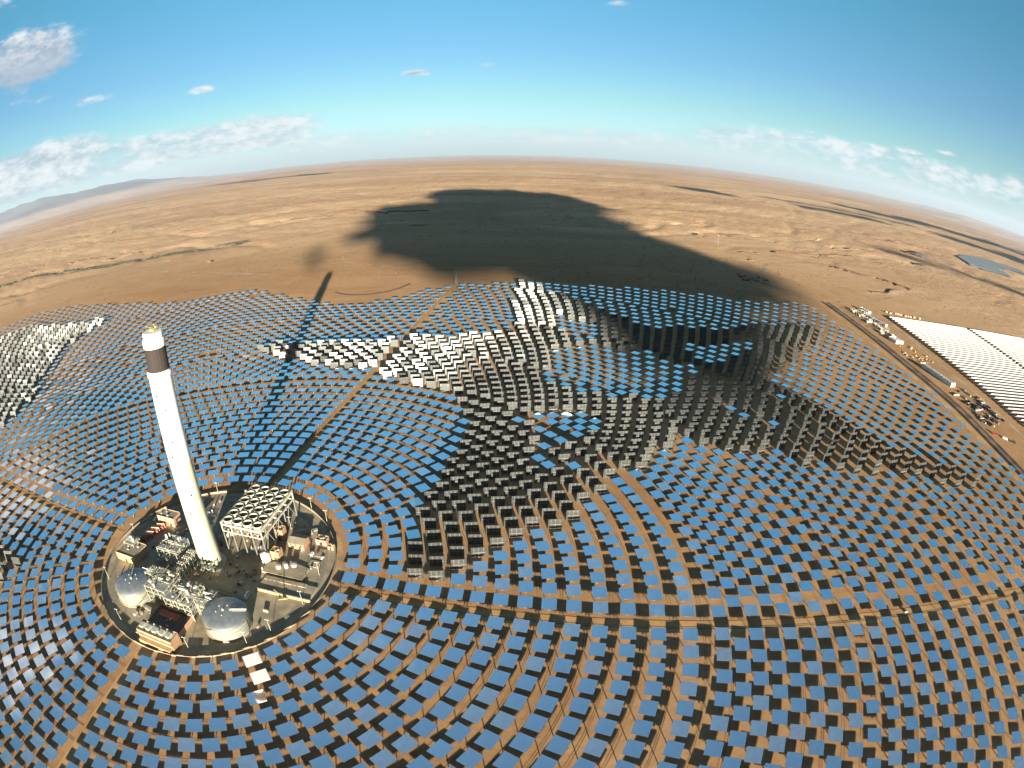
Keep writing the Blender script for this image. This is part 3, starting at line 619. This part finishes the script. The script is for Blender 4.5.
# pipe rack to the tower
t = tag(empty('pipe_rack', (-20, -24, .12), A0), 'steel pipe rack with looped pipes leading up to the tower', 'pipe rack')
mb = MB()
for j in range(8):
    y = -21+j*6
    for x in (-5, 5): mb.box((x, y, 8), (.6, .6, 16))
    for z in (9, 12.5, 15.8): mb.box((0, y, z), (10.6, .5, .5))
for x in (-5, 5):
    for z in (9.1, 15.9): mb.box((x, 0, z), (.4, 43, .4))
mb.build('rack_frame', M['pale_steel'], t)
for i in range(6):
    x = -4+i*1.6; mb = MB(); z = 16.8 if i % 2 else 13.2; y = -22; pts = [(x, y, z)]
    while y < 18: pts += [(x, y+5, z), (x, y+5, z+2.2), (x+1.5, y+5, z+2.2), (x+1.5, y+8, z+2.2), (x, y+8, z+2.2), (x, y+8, z)]; y += 10
    pts.append((x, 21, z))
    for a, b in zip(pts, pts[1:]): mb.tube(a, b, .34, n=8)
    mb.build('pipe', M['cream'] if i % 2 else M['tankwall'], t)

def building(name, x, y, w, d, h, wall, roof, label, cat='building', group=None, gable=False, doors=2, wins=4, rz=None, extra=None):
    rz = A0 if rz is None else rz
    t = tag(empty(name, (x, y, height(x, y)+.1), rz), label, cat, group)
    if gable:
        mb = MB(); g = h+2.4; mb.add([(-w/2, -d/2, 0), (w/2, -d/2, 0), (w/2, d/2, 0), (-w/2, d/2, 0), (-w/2, -d/2, h), (w/2, -d/2, h), (w/2, d/2, h), (-w/2, d/2, h), (w/2, 0, g), (-w/2, 0, g)],
              [(0, 1, 5, 4), (2, 3, 7, 6), (1, 2, 6, 8, 5), (3, 0, 4, 9, 7)]); mb.build('wall', M[wall], t)
        mb = MB(); e = .8
        for s_ in (-1, 1):
            P = [(-w/2-e, s_*(d/2+e), h-.25), (w/2+e, s_*(d/2+e), h-.25), (w/2+e, 0, g+.15), (-w/2-e, 0, g+.15)]; Q = [(a, b, c+.25) for a, b, c in P]; mb.add(P+Q, [(0, 1, 2, 3), (7, 6, 5, 4), (0, 4, 5, 1), (1, 5, 6, 2), (3, 7, 4, 0)])
        rf = mb.build('roof', M[roof], t)
    else:
        MB().box((0, 0, h/2), (w, d, h)).build('wall', M[wall], t)
        rf = MB().box((0, 0, h+.12), (w-.8, d-.8, .2)).build('roof', M[roof], t)
        mb = MB()
        for s_ in (-1, 1): mb.box((0, s_*(d/2-.18), h+.5), (w+.1, .36, 1.0)); mb.box((s_*(w/2-.18), 0, h+.49), (.36, d-.75, .98))
        mb.build('parapet', M[wall], t)
        r_ = random.Random(int(abs(x)*7+abs(y)))
        for i in range(3):
            mb = MB(); mb.box((r_.uniform(-w*.35, w*.35), r_.uniform(-d*.3, d*.3), h+.9), (r_.uniform(1, 2.6), r_.uniform(1, 2.2), 1.4)); mb.build('roof_unit', M['pale_steel'], rf)
    for i in range(doors):
        MB().box((-w/2+(i+.5)*w/doors, -d/2-.04, min(2.2, h*.4)), (min(3.4, w/6+1), .12, min(4.2, h*.75))).build('door', M['dark'], t)
    for i in range(wins):
        MB().box((-w/2+(i+.5)*w/wins, -d/2-.05, h*.74), (min(1.8, w/wins*.5), .1, min(1.4, h*.2))).build('window', M['glasswin'], t)
    return t
# turbine hall at the lower edge of the yard
t = building('turbine_hall', -2, -122, 44, 14, 14, 'orange', 'cream', 'sunlit orange turbine hall on the lower edge of the yard', doors=3, wins=6)
mb = MB()
for i in range(5): mb.box((-18+i*8.5, 0, 15.3), (4.5, 6, 2.2))
build_each(mb, 'roof_cooler', M['pale_steel'], t)
MB().box((0, -8.2, 11.2), (46, 1.6, .5)).build('canopy', M['cream'], t); MB().box((0, -9.5, 3), (40, 4, 6)).build('lean_to', M['tan'], t)
t = building('transformer_court', -4, -98, 42, 30, 5, 'pink', 'dark', 'low court, roof painted dark as shade, brick red patch, behind the turbine hall', doors=0, wins=0)  # dark roof colour stands in for the shadow the hall casts
MB().box((-3, 6.5, 5.5), (26, 9, .5)).build('red_roof', M['redroof'], t); MB().box((0, 15.4, 3.6), (44, 1, 7.2)).build('fire_wall', M['pink'], t)
building('workshop', -104, -14, 31, 26, 9, 'tan', 'roofgrey', 'tan block building with cluttered roof above the left tank', doors=1, wins=0)
steel_structure(-108, -4, 16, 13, 2, 'small steel frame standing beside the tan block building', 8, clutter=8, lv=6)
building('switchgear_building', -88, 56, 27, 15, 11, 'pink', 'roofgrey', 'pinkish building behind the row of red topped transformers', doors=2, wins=3)
for i in range(5):
    t = tag(empty('transformer', (-104+i*3.2+1, 14+i*8.6, .12), A0+.3), f'red topped transformer bay, {ordw(i+1)} in its row from the tan block building', 'transformer', 'red transformer bays')
    MB().box((0, 0, 2.2), (9, 3.6, 4.4)).build('body', M['redroof'], t); MB().box((0, 2.6, 3.2), (11, .5, 6.4)).build('blast_wall', M['pink'], t)
    mb = MB(); [mb.tube((x, 0, 4.4), (x, 0, 6), .25, n=8) for x in (-3, 0, 3)]; build_each(mb, 'bushing', M['pale_steel'], t)
building('water_treatment_block', 63, 56, 10, 9, 13, 'orange', 'orange', 'tall orange block beside the right side of the fan deck', doors=1, wins=0)
building('water_treatment_block', 71, 22, 10, 9, 11, 'orange', 'orange', 'orange block with light roof next to the small white tank', doors=1, wins=0)
building('control_building', 87, 47, 18, 15, 8, 'orange', 'roofgrey', 'orange walled building under a grey pitched roof', gable=True, doors=2, wins=3)
building('guard_building', 111, 55, 12, 9, 6, 'pink', 'roofgrey', 'small pink walled building near the right edge of the yard', doors=1, wins=2)
building('pump_house', 123, 47, 6, 5, 3.5, 'tan', 'tan', 'tiny tan hut just right of the pink walled building', cat='hut', doors=1, wins=1)
t = tag(empty('small_tank', (60, 16, .12)), 'small white upright tank with cone roof below the fan deck', 'tank')
MB().lathe([(5.2, 0), (5.2, 9), ], 32, cap=False).build('wall', M['white'], t); MB().lathe([(5.4, 9), (.1, 11.2)], 32).build('roof', M['white'], t)
for i, (x, y, r_, h_, wd) in enumerate([(78, 6, 3, 6, 'left'), (86, 8, 2.4, 7, 'middle'), (93, 12, 3.2, 5, 'right')]):
    t = tag(empty('water_tank', (x, y, .12)), f'{wd} one of three grey green tanks below the orange building', 'tank', 'three grey green tanks')
    MB().lathe([(r_, 0), (r_, h_)], 24, cap=False).build('wall', M['pale_steel'], t); MB().lathe([(r_+.1, h_), (.1, h_+.8)], 24).build('roof', M['steel'], t)
for i, (x, y, a, b, wd) in enumerate([(113, 38, 9, 13, 'upper'), (112, 20, 12, 10, 'lower')]):
    tag(MB().box((x, y, .5), (a, b, .7), A0).build('concrete_slab', M['pave']), f'{wd} pale concrete slab near the right edge of the yard', 'slab', 'concrete slabs')
mb = MB(); mb.prism([UV(60, 4), UV(108, 4), UV(108, 22), UV(84, 28), UV(62, 18)], .1, 2.0)
tag(mb.build('gravel_platform', M['pave']), 'low flat earth platform right of the tower', 'platform')
t = tag(empty('culvert', (92, -13, .12), A0), 'long low concrete channel with dark openings right of the tower', 'channel')
MB().box((0, 0, 1.2), (46, 5, 2.4)).build('channel_block', M['pave'], t)
for i in range(5): MB().box((-18+i*4.4+(14 if i > 2 else 0), -2.55, 1.3), (2.6, .14, 1.7)).build('opening', M['dark'], t)
t = tag(empty('retaining_wall', (95, -32, .12), A0), 'straight sunlit yellowish retaining wall right of the right tank', 'wall')
MB().box((0, 0, 1.5), (60, 1, 3)).build('wall_face', M['tan'], t); MB().box((0, 0, 3.1), (60.4, 1.4, .25)).build('coping', M['cream'], t)
tag(MB().box((96, -21.5, .9), (58, 20, 1.5), A0).build('raised_terrace', M['pave']), kind='structure')
# perimeter wall of the yard
t = tag(empty('perimeter_wall', (0, 0, 0)), 'low round wall that closes off the yard from the heliostats', 'wall')
mb = MB(); mb.lathe([(136, 0), (136, 2.7), (135.6, 2.7), (135.6, 0)], 150, cap=False); mb.build('wall_face', M['pave'], t)
mb = MB(); mb.lathe([(136.25, 2.7), (136.25, 2.95), (135.35, 2.95), (135.35, 2.7)], 150, cap=False); mb.build('coping', M['roofgrey'], t)
# lamp posts
lp = [(-52, 124, 'by the top of the yard left of the tower shadow'), (68, 73, 'right of the fan deck'), (80, 112, 'near the upper right yard edge'), (105, 91, 'behind the pink walled building'),
      (122, 5, 'at the right end of the yard'), (118, -38, 'at the right end of the yellowish wall'), (100, -80, 'beside the lower right yard wall'), (83, -100, 'just right of the right domed tank'), (-60, -112, 'below the left domed tank'),
      (-112, -60, 'left of the left domed tank'), (-122, 20, 'at the left end of the yard'), (30, -122, 'just right of the turbine hall')]
root = None
for i, (x, y, wd) in enumerate(lp):
    if root is None:
        t = root = empty('lamp_post', (x, y, .1)); MB().tube((0, 0, 0), (0, 0, 16), .32, .16, 8).build('pole', M['pale_steel'], t)
        mb = MB(); mb.box((0, 0, 16.1), (3.4, .3, .2)); [mb.box((s_*1.6, 0, 16), (1.1, .6, .35)) for s_ in (-1, 1)]; mb.build('lamp_head', M['white'], t); MB().box((0, 0, .4), (1.1, 1.1, .8)).build('base', M['pave'], t)
    else:
        t = root.copy(); col.objects.link(t); t.location = (x, y, .1)
        for ch in list(root.children): c = ch.copy(); col.objects.link(c); c.parent = t
    tag(t, f'tall thin lamp post {wd}', 'lamp post', 'lamp posts in the yard')
# small equipment scattered over the paving
er = random.Random(17); placed = 0
KEEP = [(-64, -68, 27), (56, -81, 28), (0, 0, 20), (-27, -60, 24), (6, -70, 26), (-44, -4, 22), (-3, -112, 34), (-104, -14, 26), (-88, 56, 20), (-96, 30, 22), (95, -22, 34), (85, 12, 26)]
while placed < 110:
    a = er.uniform(0, 2*pi); q = er.uniform(22, 118); x, y = q*cos(a), q*sin(a)
    if any(hypot(x-a_, y-b_) < c_ for a_, b_, c_ in KEEP) or (8 < x < 72 and 18 < y < 100 and er.random() < .6): continue
    placed += 1; k = er.random(); mb = MB(); c = er.choice(['cream', 'steel', 'orange', 'tan', 'pale_steel', 'brown', 'white'])
    o_ = empty('equipment_skid', (x, y, .13), A0 + er.choice((0, pi/2))); tag(o_, 'small plant equipment skid standing on the yard paving', 'equipment', 'small equipment skids on the yard paving')
    w_, d_ = er.uniform(2, 5.5), er.uniform(1.6, 3.2)
    MB().box((0, 0, .2), (w_+.6, d_+.6, .4)).build('skid_base', M['steel'], o_)
    if k < .4: mb.box((0, 0, 1.5), (w_, d_, er.uniform(1.6, 2.6))); mb.build('housing', M[c], o_)
    elif k < .7: mb.tube((-w_/2, 0, 1.5), (w_/2, 0, 1.5), .9, n=12); mb.build('vessel', M[c], o_)
    else: mb.tube((0, 0, .4), (0, 0, er.uniform(3, 6)), .8, n=12); mb.build('column', M[c], o_)
# ground level pipe runs
for k_, (x0, y0, x1, y1, wd) in enumerate([(-46, -86, -20, -92, 'between the left domed tank and the turbine hall'), (-22, 20, -22, 44, 'left of the big fan deck'), (12, -40, 60, -46, 'above the right domed tank'), (-78, 6, -62, 40, 'beside the red transformers'), (76, 62, 100, 74, 'behind the orange pitched roof building')]):
    o_ = tag(empty('pipe_run', (x0, y0, .12)), f'bundle of pale pipes on low sleepers {wd}', 'pipes', 'ground pipe runs in the yard')
    for j_ in range(4): mb = MB(); n_ = Vector((y0-y1, x1-x0, 0)).normalized()*(j_*1.3); mb.tube((n_.x, n_.y, 1.2), (x1-x0+n_.x, y1-y0+n_.y, 1.2), .4, n=8); mb.build('pipe', M[('cream', 'pale_steel', 'tankwall', 'steel')[j_]], o_)
    for j_ in range(5): f_ = (j_+.5)/5; MB().box(((x1-x0)*f_, (y1-y0)*f_, .4), (1, 6, .8), atan2(y1-y0, x1-x0)).build('sleeper', M['pave'], o_)
# vehicles
def vehicle(name, x, y, rz, body, label, cat, L_=4.6, W_=1.9, H_=1.5, cab=(.1, .55), group=None):
    t = tag(empty(name, (x, y, height(x, y)+.3), rz), label, cat, group)
    mb = MB(); mb.prism([(-L_/2, -W_/2), (L_/2-.2, -W_/2), (L_/2, -W_/2+.3), (L_/2, W_/2-.3), (L_/2-.2, W_/2), (-L_/2, W_/2)], .35, .35+H_*.45); mb.build('body', M[body], t)
    a, b = cab; x0, x1 = -L_*b, L_*a+.5; z0, z1 = .34+H_*.45, .3+H_; mb = MB(); w2 = W_/2-.1
    mb.add([(x0, -w2, z0), (x1+.6, -w2, z0), (x1+.6, w2, z0), (x0, w2, z0), (x0+.3, -w2+.15, z1), (x1, -w2+.15, z1), (x1, w2-.15, z1), (x0+.3, w2-.15, z1)], [(0, 1, 5, 4), (1, 2, 6, 5), (2, 3, 7, 6), (3, 0, 4, 7), (4, 5, 6, 7)])
    mb.build('cabin', M[body], t); MB().box(((x0+x1)/2+.3, 0, (z0+z1)/2), ((x1-x0)*.8, W_-.12, (z1-z0)*.5)).build('window', M['glasswin'], t)
    for sx in (-1, 1):
        for sy_ in (-1, 1): MB().tube((sx*L_*.32, sy_*(W_/2-.15), .33), (sx*L_*.32, sy_*(W_/2+.05), .33), .36, n=12).build('wheel', M['dark'], t)
    return t
vehicle('pickup_truck', 118, 30, 1.3, 'white', 'white pickup on the paving near the concrete slabs', 'truck', cab=(.05, .2), L_=5.4, H_=1.9)
vehicle('car', 108, 8, .2, 'steel', 'grey car parked on the low earth platform', 'car')
vehicle('car', -80, 26, .6, 'white', 'white car in front of the red topped transformers', 'car')
vehicle('lorry', 60, -40, 1.6, 'white', 'white lorry on the paving beside the yellowish wall', 'lorry', L_=11, W_=2.5, H_=3.6, cab=(.3, .5))
vehicle('car', 700, -72, -.1, 'white', 'white car driving along the right-hand dirt track', 'car')
t = tag(empty('mobile_crane', (97, -36, .1), .4), 'small yellow mobile crane standing below the yellowish wall', 'crane')
MB().box((0, 0, 1.4), (9, 3, 1.8)).build('chassis', M['yellow'], t); MB().tube((1, 0, 2.5), (-6, 0, 14), .5, .3, 8).build('boom', M['yellow'], t); MB().box((2, 0, 3), (2.6, 2.4, 2)).build('cabin', M['dark'], t)
for sx in (-3, 0, 3):
    for s_ in (-1, 1): MB().tube((sx, s_*1.3, .6), (sx, s_*1.7, .6), .65, n=12).build('wheel', M['dark'], t)
# pylon and masts beyond
for x, y, wd in ((120, 1160, 'standing at the far end of the upper track'), (1153, 2111, 'standing alone in the sunlit desert beyond the field')):
    t = tag(empty('steel_mast', (x, y, height(x, y))), f'pale lattice mast {wd}', 'mast', 'lattice masts')
    mb = MB(); Hm = 45
    for sx in (-1, 1):
        for s_ in (-1, 1): mb.tube((sx*3, s_*3, 0), (sx*.6, s_*.6, Hm), .22, n=4)
    for z in range(0, Hm-4, 5):
        f0, f1 = 3-2.4*z/Hm, 3-2.4*(z+5)/Hm
        for s_ in (-1, 1): mb.tube((-f0, s_*f0, z), (f1, s_*f1, z+5), .12, n=4); mb.tube((s_*f0, f0, z), (s_*f1, -f1, z+5), .12, n=4)
    mb.build('lattice', M['steel'], t); MB().box((0, 0, Hm+1), (1.2, 1.2, 2)).build('beacon', M['white'], t)

# ---------------------------------------------------------------- the works strip east of the field
NSs = [A0 + .0]
building('warehouse', 1240, 588, 16, 118, 9, 'white', 'cream', 'long low warehouse with a cream roof beside the dark road', cat='warehouse', doors=2, wins=2, rz=.09)
building('site_office', 1268, 826, 30, 34, 7, 'white', 'white', 'bright white office block at the middle of the works strip', doors=1, wins=2, rz=.1)
building('substation_hall', 1312, 1005, 11, 100, 7, 'cream', 'white', 'long narrow white hall near the top of the works strip', doors=2, wins=2, rz=.16)
building('substation_hall', 1334, 1105, 12, 44, 7, 'white', 'white', 'short white hall at the upper end of the works strip', doors=2, wins=2, rz=.16)
rs_ = random.Random(5)
for i in range(26):
    x = rs_.uniform(1258, 1320) + (rs_.random()*0); y = rs_.uniform(850, 1110); x += (y-850)*.09-12; w_, d_ = rs_.choice([(6, 14), (7, 18), (12, 5), (9, 9)])
    if abs(x-1312-(y-1005)*-.16) < 13 and 940 < y < 1060: x -= 28
    mm = rs_.choice(['white', 'cream', 'pale_steel', 'steel', 'cream', 'tan'])
    building('site_cabin', x, y, w_, d_, rs_.uniform(3, 5), mm, rs_.choice(['white', 'cream', 'steel', 'pale_steel']), 'small flat roofed site cabin among others on the upper works strip', cat='cabin', group='site cabins on the upper works strip', doors=1, wins=0, rz=.12)
def switch_bay(x, y, i):
    t = tag(empty('switchyard_gantry', (x, y, height(x, y)), .12), 'thin steel gantry over switch gear on the upper works strip', 'gantry', 'gantries of the switchyard')
    mb = MB(); [mb.tube((sx*9, 0, 0), (sx*9, 0, 13), .4, n=5) for sx in (-1, 0, 1)]; mb.box((0, 0, 13), (19, .7, .7)); mb.build('gantry_frame', M['steel'], t)
    mb = MB(); [mb.tube((sx*3, 4, 0), (sx*3, 4, 5), .5, n=6) for sx in (-2, -1, 0, 1, 2)]; build_each(mb, 'insulator', M['dark'], t)
for i in range(10): switch_bay(1262+(i % 2)*22+i*.8, 880+i*22, i)
for i in range(46):
    y = rs_.uniform(335, 515); x = rs_.uniform(1200, 1275)+(y-335)*.1; ln = rs_.uniform(8, 24)
    t = empty('pipe_stack', (x, y, height(x, y)+.1), rs_.choice((1.67, 1.67, 1.6, .1)))
    tag(t, 'stack of dark pipes and steel on the lower works strip', 'pipe stack', 'pipe stacks on the lower works strip')
    mb = MB(); k = rs_.choice(('brown', 'dark', 'steel', 'dark', 'pale_steel'))
    for a in range(4):
        for b in range(3-a//2): mb.tube((-ln/2, a*1.2-1.8+b*.5, .6+b*1.0), (ln/2, a*1.2-1.8+b*.5, .6+b*1.0), .55, n=7)
    mb.build('pipes', M[k], t); mb = MB(); [mb.box((s_*ln*.3, 0, .05), (.4, 6, .3)) for s_ in (-1, 1)]; build_each(mb, 'bearer', M['tan'], t)
for i in range(34):
    y = rs_.uniform(650, 790); x = rs_.uniform(1218, 1300)+(y-650)*.1
    t = empty('material_heap', (x, y, height(x, y))); tag(t, 'low brown heap of materials between warehouse and white office', 'heap', 'material heaps on the works strip')
    mb = MB(); s_ = rs_.uniform(2.5, 6); n = 9
    P = [(s_*cos(2*pi*k/n)*rs_.uniform(.8, 1.2), s_*sin(2*pi*k/n)*rs_.uniform(.8, 1.2), -.2) for k in range(n)]+[(s_*.5*cos(2*pi*k/n), s_*.5*sin(2*pi*k/n), s_*rs_.uniform(.3, .55)) for k in range(n)]+[(0, 0, s_*.6)]
    mb.add(P, [(k, (k+1) % n, n+(k+1) % n, n+k) for k in range(n)]+[(n+k, n+(k+1) % n, 2*n) for k in range(n)]); mb.build('heap', M[rs_.choice(('brown', 'dirt', 'tan', 'orange'))], t)
for i, (x, y, c, wd) in enumerate([(1192, 302, 'red', 'red lorry parked beside the dark embankment road'), (1208, 284, 'white', 'white lorry parked just beyond the red one'), (1222, 268, 'dark', 'dark lorry at the near end of the parked three')]):
    vehicle('lorry', x, y, -.9, c, wd, 'lorry', L_=13, W_=3, H_=4, cab=(.3, .5), group='lorries at the works strip')
for i in range(12):
    x, y = 1435+i*11+rs_.uniform(-3, 3), 1122-i*3+rs_.uniform(-6, 6)
    building('site_cabin', x, y, 8, 5, 3.5, rs_.choice(['tan', 'pink', 'dark']), rs_.choice(['cream', 'tan']), 'small cabin in the row above the trough field', cat='cabin', group='cabins above the trough field', doors=1, wins=0, rz=-.1)
# rows of curved troughs
def trough(u0, u1, v, label, grp, i):
    L_ = u1-u0; x, y = UV((u0+u1)/2, v); t = tag(empty('collector_trough', (x, y, height(x, y)), A0), label, 'collector trough', grp)
    mb = MB(); n = 8; tl = R(-38); V = []; Wd = 4.5
    nseg = max(1, int(L_/48))
    for s_ in range(nseg):
        a = -L_/2+s_*L_/nseg+.5; b = a+L_/nseg-1.0; o = []
        for side in (0, 1):
            for k in range(n+1):
                q = -Wd+2*Wd*k/n; zz = q*q/9.5-1.3+(-.18 if side else 0)
                yy, z2 = q*cos(tl)-zz*sin(tl), q*sin(tl)+zz*cos(tl)
                o += [(a, yy, z2+4.8), (b, yy, z2+4.8)]
        m2 = 2*(n+1); mb.mat(0).add(o[:m2], [(2*k, 2*k+1, 2*k+3, 2*k+2) for k in range(n)], True); mb.mat(1).add(o[m2:], [(2*k+2, 2*k+3, 2*k+1, 2*k) for k in range(n)], True)
    mb.build('mirror_shell', [M['mirror'], M['troughback']], t)
    mb = MB(); mb.box((0, .2, .3), (L_-.8, .3, .3))
    for k in range(nseg+1): mb.box((-L_/2+.4+k*(L_-.8)/nseg, .2, 2.1), (.5, .5, 4.2))
    mb.build('support_frame', M['steel'], t)
    mb = MB(); mb.tube((-L_/2, 1.5, 5.9), (L_/2, 1.5, 5.9), .12, n=5); mb.build('receiver_pipe', M['steel'], t)
vr = [455+19.0*i for i in range(40)]
for i, v in enumerate(vr):
    u0 = 1312 - 0*(v); x0 = 1350+(v-480)*.02
    ub = x0*UA.x + (v)*0; 
    trough(1290+ (v-490)*-.02+(0), 1618, v, f'white trough row, {ordw(i+1)} from the near end of the left trough block', 'rows of the left trough block', i)
    if i >= 14: trough(1634, 1940, v, f'white trough row, {ordw(i-13)} from the near end of the right trough block', 'rows of the right trough block', i)

# ---------------------------------------------------------------- far desert: dark rocks, knoll
rk = random.Random(9)
def rock_mass(name, x, y, s, h, label, cat, m, n=9):
    mb = MB(); P = []
    for lv_, (f, z) in enumerate(((1, -3), (.75, h*.55), (.35, h), (.02, h*1.05))):
        for k in range(n): a = 2*pi*k/n; q = s*f*rk.uniform(.7, 1.3); P.append((q*cos(a), q*sin(a)*.6, z*rk.uniform(.8, 1.1)))
    mb.add(P, [(l*n+k, l*n+(k+1) % n, (l+1)*n+(k+1) % n, (l+1)*n+k) for l in range(3) for k in range(n)])
    o = mb.build(name, m, loc=(x, y, height(x, y))); tag(o, label, cat); return o
m_dark = mat('dark_rock', (.075, .06, .055), rough=1, var=.3, scale=.02, spec=.05)
tag(rock_mass('dark_knoll', 2850, 2780, 120, 26, 'dark ragged knoll on the plain beyond the trough field', 'knoll', m_dark, 15))
tag(rock_mass('dark_knoll', 2530, 2330, 60, 10, 'small dark knoll just below the larger ragged one', 'knoll', m_dark, 11))
m_r = mat('brown_rock', (.16, .095, .06), rough=1, var=.3, scale=.02, spec=.05)
for x, y in ((-2255, 2078), (-2034, 2139), (-1861, 2028), (-1727, 2153), (-953, 1664), (-2606, 2007), (1427, 2075), (1500, 2100), (1687, 2100), (1760, 2150), (1859, 2219), (1950, 2240), (1615, 1838), (1660, 1780), (1798, 1661), (1830, 1600), (1852, 1543), (1176, 2367), (1228, 1965), (1198, 1794), (1300, 1990)):
    o = rock_mass('rock_outcrop', x, y, rk.uniform(16, 34), rk.uniform(3, 7), 'low brown rock scarp casting a dark shadow on the plain', 'rock', m_r); o['group'] = 'rock scarps on the plain'; o.rotation_euler.z = rk.uniform(-.6, .6)
for pts in ([(1615, 1838), (1655, 1800), (1690, 1728), (1760, 1700), (1798, 1661), (1835, 1600), (1852, 1543)], [(1400, 2060), (1480, 2095), (1560, 2080), (1687, 2110)], [(1700, 2140), (1780, 2150), (1859, 2219), (1980, 2230)], [(1560, 1395), (1650, 1420), (1700, 1480), (1790, 1500)], [(2000, 2500), (2200, 2560), (2500, 2500)], [(1150, 2420), (1300, 2450), (1420, 2390)], [(-2300, 2090), (-2150, 2120), (-2034, 2139)], [(-1900, 2040), (-1790, 2060), (-1700, 2150)], [(2900, 3500), (3300, 3400), (3700, 3500)], [(-1200, 2900), (-700, 3050), (-200, 3000)]):
    P_ = []
    for a_, b_ in zip(pts, pts[1:]):
        for k in range(6): f_ = k/6; P_.append((a_[0]+(b_[0]-a_[0])*f_+rk.uniform(-14, 14), a_[1]+(b_[1]-a_[1])*f_+rk.uniform(-12, 12)))
    hh_ = rk.uniform(4, 7); ribbon('scarp', P_, 20, m_r, step=14, prof=[(-16, -.3), (-3, hh_), (2, hh_*.9), (7, -.3)])
for i in range(26):
    x, y = 1060+rk.uniform(-45, 60), 1400+rk.uniform(-40, 90); 
    o = rock_mass('red_heap', x, y, rk.uniform(5, 10), rk.uniform(2, 4), 'red brown spoil heap in the group past the top right of the field', 'heap', M['redroof'], 7); o['group'] = 'red spoil heaps'
ribbon('pond', [(4673, 3193), (4400, 3350), (3913, 3201), (3664, 2719)], 420, M['water'], dz=8, step=60)
ribbon('pond', [(7700, 6900), (9400, 6700)], 240, M['water'], dz=25, step=200)

mb = MB(); rr = random.Random(31); cnt = 0
while cnt < 5200:
    a = R(rr.uniform(28, 150)); q = 1300*exp(rr.random()*1.75); x, y = q*cos(a), q*sin(a)
    if inside(OUT, x, y) or (1080 < x < 2150 and y < 1190): continue
    if noise.noise(Vector((x/300, y/220, 4))) < .02: continue
    cnt += 1; s = rr.uniform(1.2, 3.6)*(1+q/6000); z = height(x, y); mb.mat(0 if rr.random() < .6 else 1)
    Q = [(x+s*cos(b_)*rr.uniform(.6, 1.3), y+s*sin(b_)*rr.uniform(.6, 1.3), z-.6) for b_ in (0, 1.25, 2.5, 3.77, 5.0)]; mb.add(Q+[(x, y, z+s*.55)], [(0, 1, 5), (1, 2, 5), (2, 3, 5), (3, 4, 5), (4, 0, 5)])
tag(mb.build('scrub', [mat('dry_scrub', (.16, .125, .07), rough=1, var=.3, scale=.02, spec=0), m_r]), kind='stuff', label='dry scrub and stones scattered over the plain beyond the field', cat='scrub')

# ---------------------------------------------------------------- clouds behind the camera; their shadows lie on the plain
cl = MB(); rc_ = random.Random(21); ico = bmesh.new(); bmesh.ops.create_icosphere(ico, subdivisions=2, radius=1); IV = [v.co.copy() for v in ico.verts]; IF = [tuple(v.index for v in f.verts) for f in ico.faces]; ico.free()
def cloud_over(x, y, alt, rx, rz_, j=.25):
    D = (alt-height(x, y))/math.tan(SUN_EL); cx, cy_ = x+D*cos(SUN_AZ), y+D*sin(SUN_AZ)
    cl.add([(cx+v.x*rx*(1+j*rc_.uniform(-1, 1)), cy_+v.y*rx*(1+j*rc_.uniform(-1, 1)), alt+v.z*rz_*(1+j*rc_.uniform(-1, 1))) for v in IV], IF, True)
xs = [p_[0] for p_ in SHADOW]; ys = [p_[1] for p_ in SHADOW]; x = min(xs); st = 105
while x < max(xs):
    y = min(ys)
    while y < max(ys):
        X0, Y0 = x+rc_.uniform(-35, 35), y+rc_.uniform(-45, 45)
        if inside(SHADOW, X0, Y0): cloud_over(X0, Y0, 1500+rc_.uniform(-16, 16), rc_.uniform(75, 125), rc_.uniform(10, 22), .4)
        y += st*1.3
    x += st
for (xa, ya), (xb, yb), wd, n in (((2470, 2800), (3300, 1950), 60, 26), ((2194, 6685), (2500, 6100), 130, 12), ((3482, 5749), (4406, 5447), 150, 18), ((3300, 6500), (5200, 5900), 100, 18), ((5500, 5200), (8600, 3600), 260, 26), ((5200, 7600), (9000, 6000), 300, 22), ((-520, 1800), (-430, 1480), 30, 6)):
    for i in range(n):
        t_ = i/(n-1); cloud_over(xa+(xb-xa)*t_+rc_.gauss(0, wd*.5), ya+(yb-ya)*t_+rc_.gauss(0, wd*.5), 1500+rc_.uniform(-12, 12), wd*rc_.uniform(.7, 1.3), wd*.16)
for i in range(30):
    t_ = i/29; cloud_over(-6600+2600*t_+rc_.gauss(0, 90), 11900-500*t_+rc_.gauss(0, 120), 3400, 260, 40)
tag(cl.build('clouds', M['cloud']), kind='stuff', label='flat clouds high behind the viewpoint whose shadows lie on the plain', cat='clouds')
# ---------------------------------------------------------------- haze
def haze():
    g = bpy.data.objects['desert_ground'].data; zs = [v.co.z for v in g.vertices]; z0, z1 = min(zs)-1, max(max(zs), 420)+15
    hz = MB(); S = 112000; hz.box((0, 0, (z0+z1)/2), (2*S, 2*S, z1-z0)); o = hz.build('haze', []); o['kind'] = 'stuff'
    m = bpy.data.materials.new('haze_air'); m.use_nodes = True; t = m.node_tree
    for n in list(t.nodes):
        if n.type == 'BSDF_PRINCIPLED': t.nodes.remove(n)
    v = t.nodes.new('ShaderNodeVolumePrincipled'); v.inputs['Color'].default_value = (.72, .86, 1, 1); v.inputs['Density'].default_value = HAZE_D; v.inputs['Anisotropy'].default_value = .2
    t.links.new(v.outputs[0], [n for n in t.nodes if n.type == 'OUTPUT_MATERIAL'][0].inputs['Volume']); o.data.materials.append(m)
    print('haze', z0, z1)
HAZE_D = 1.3e-5
haze()
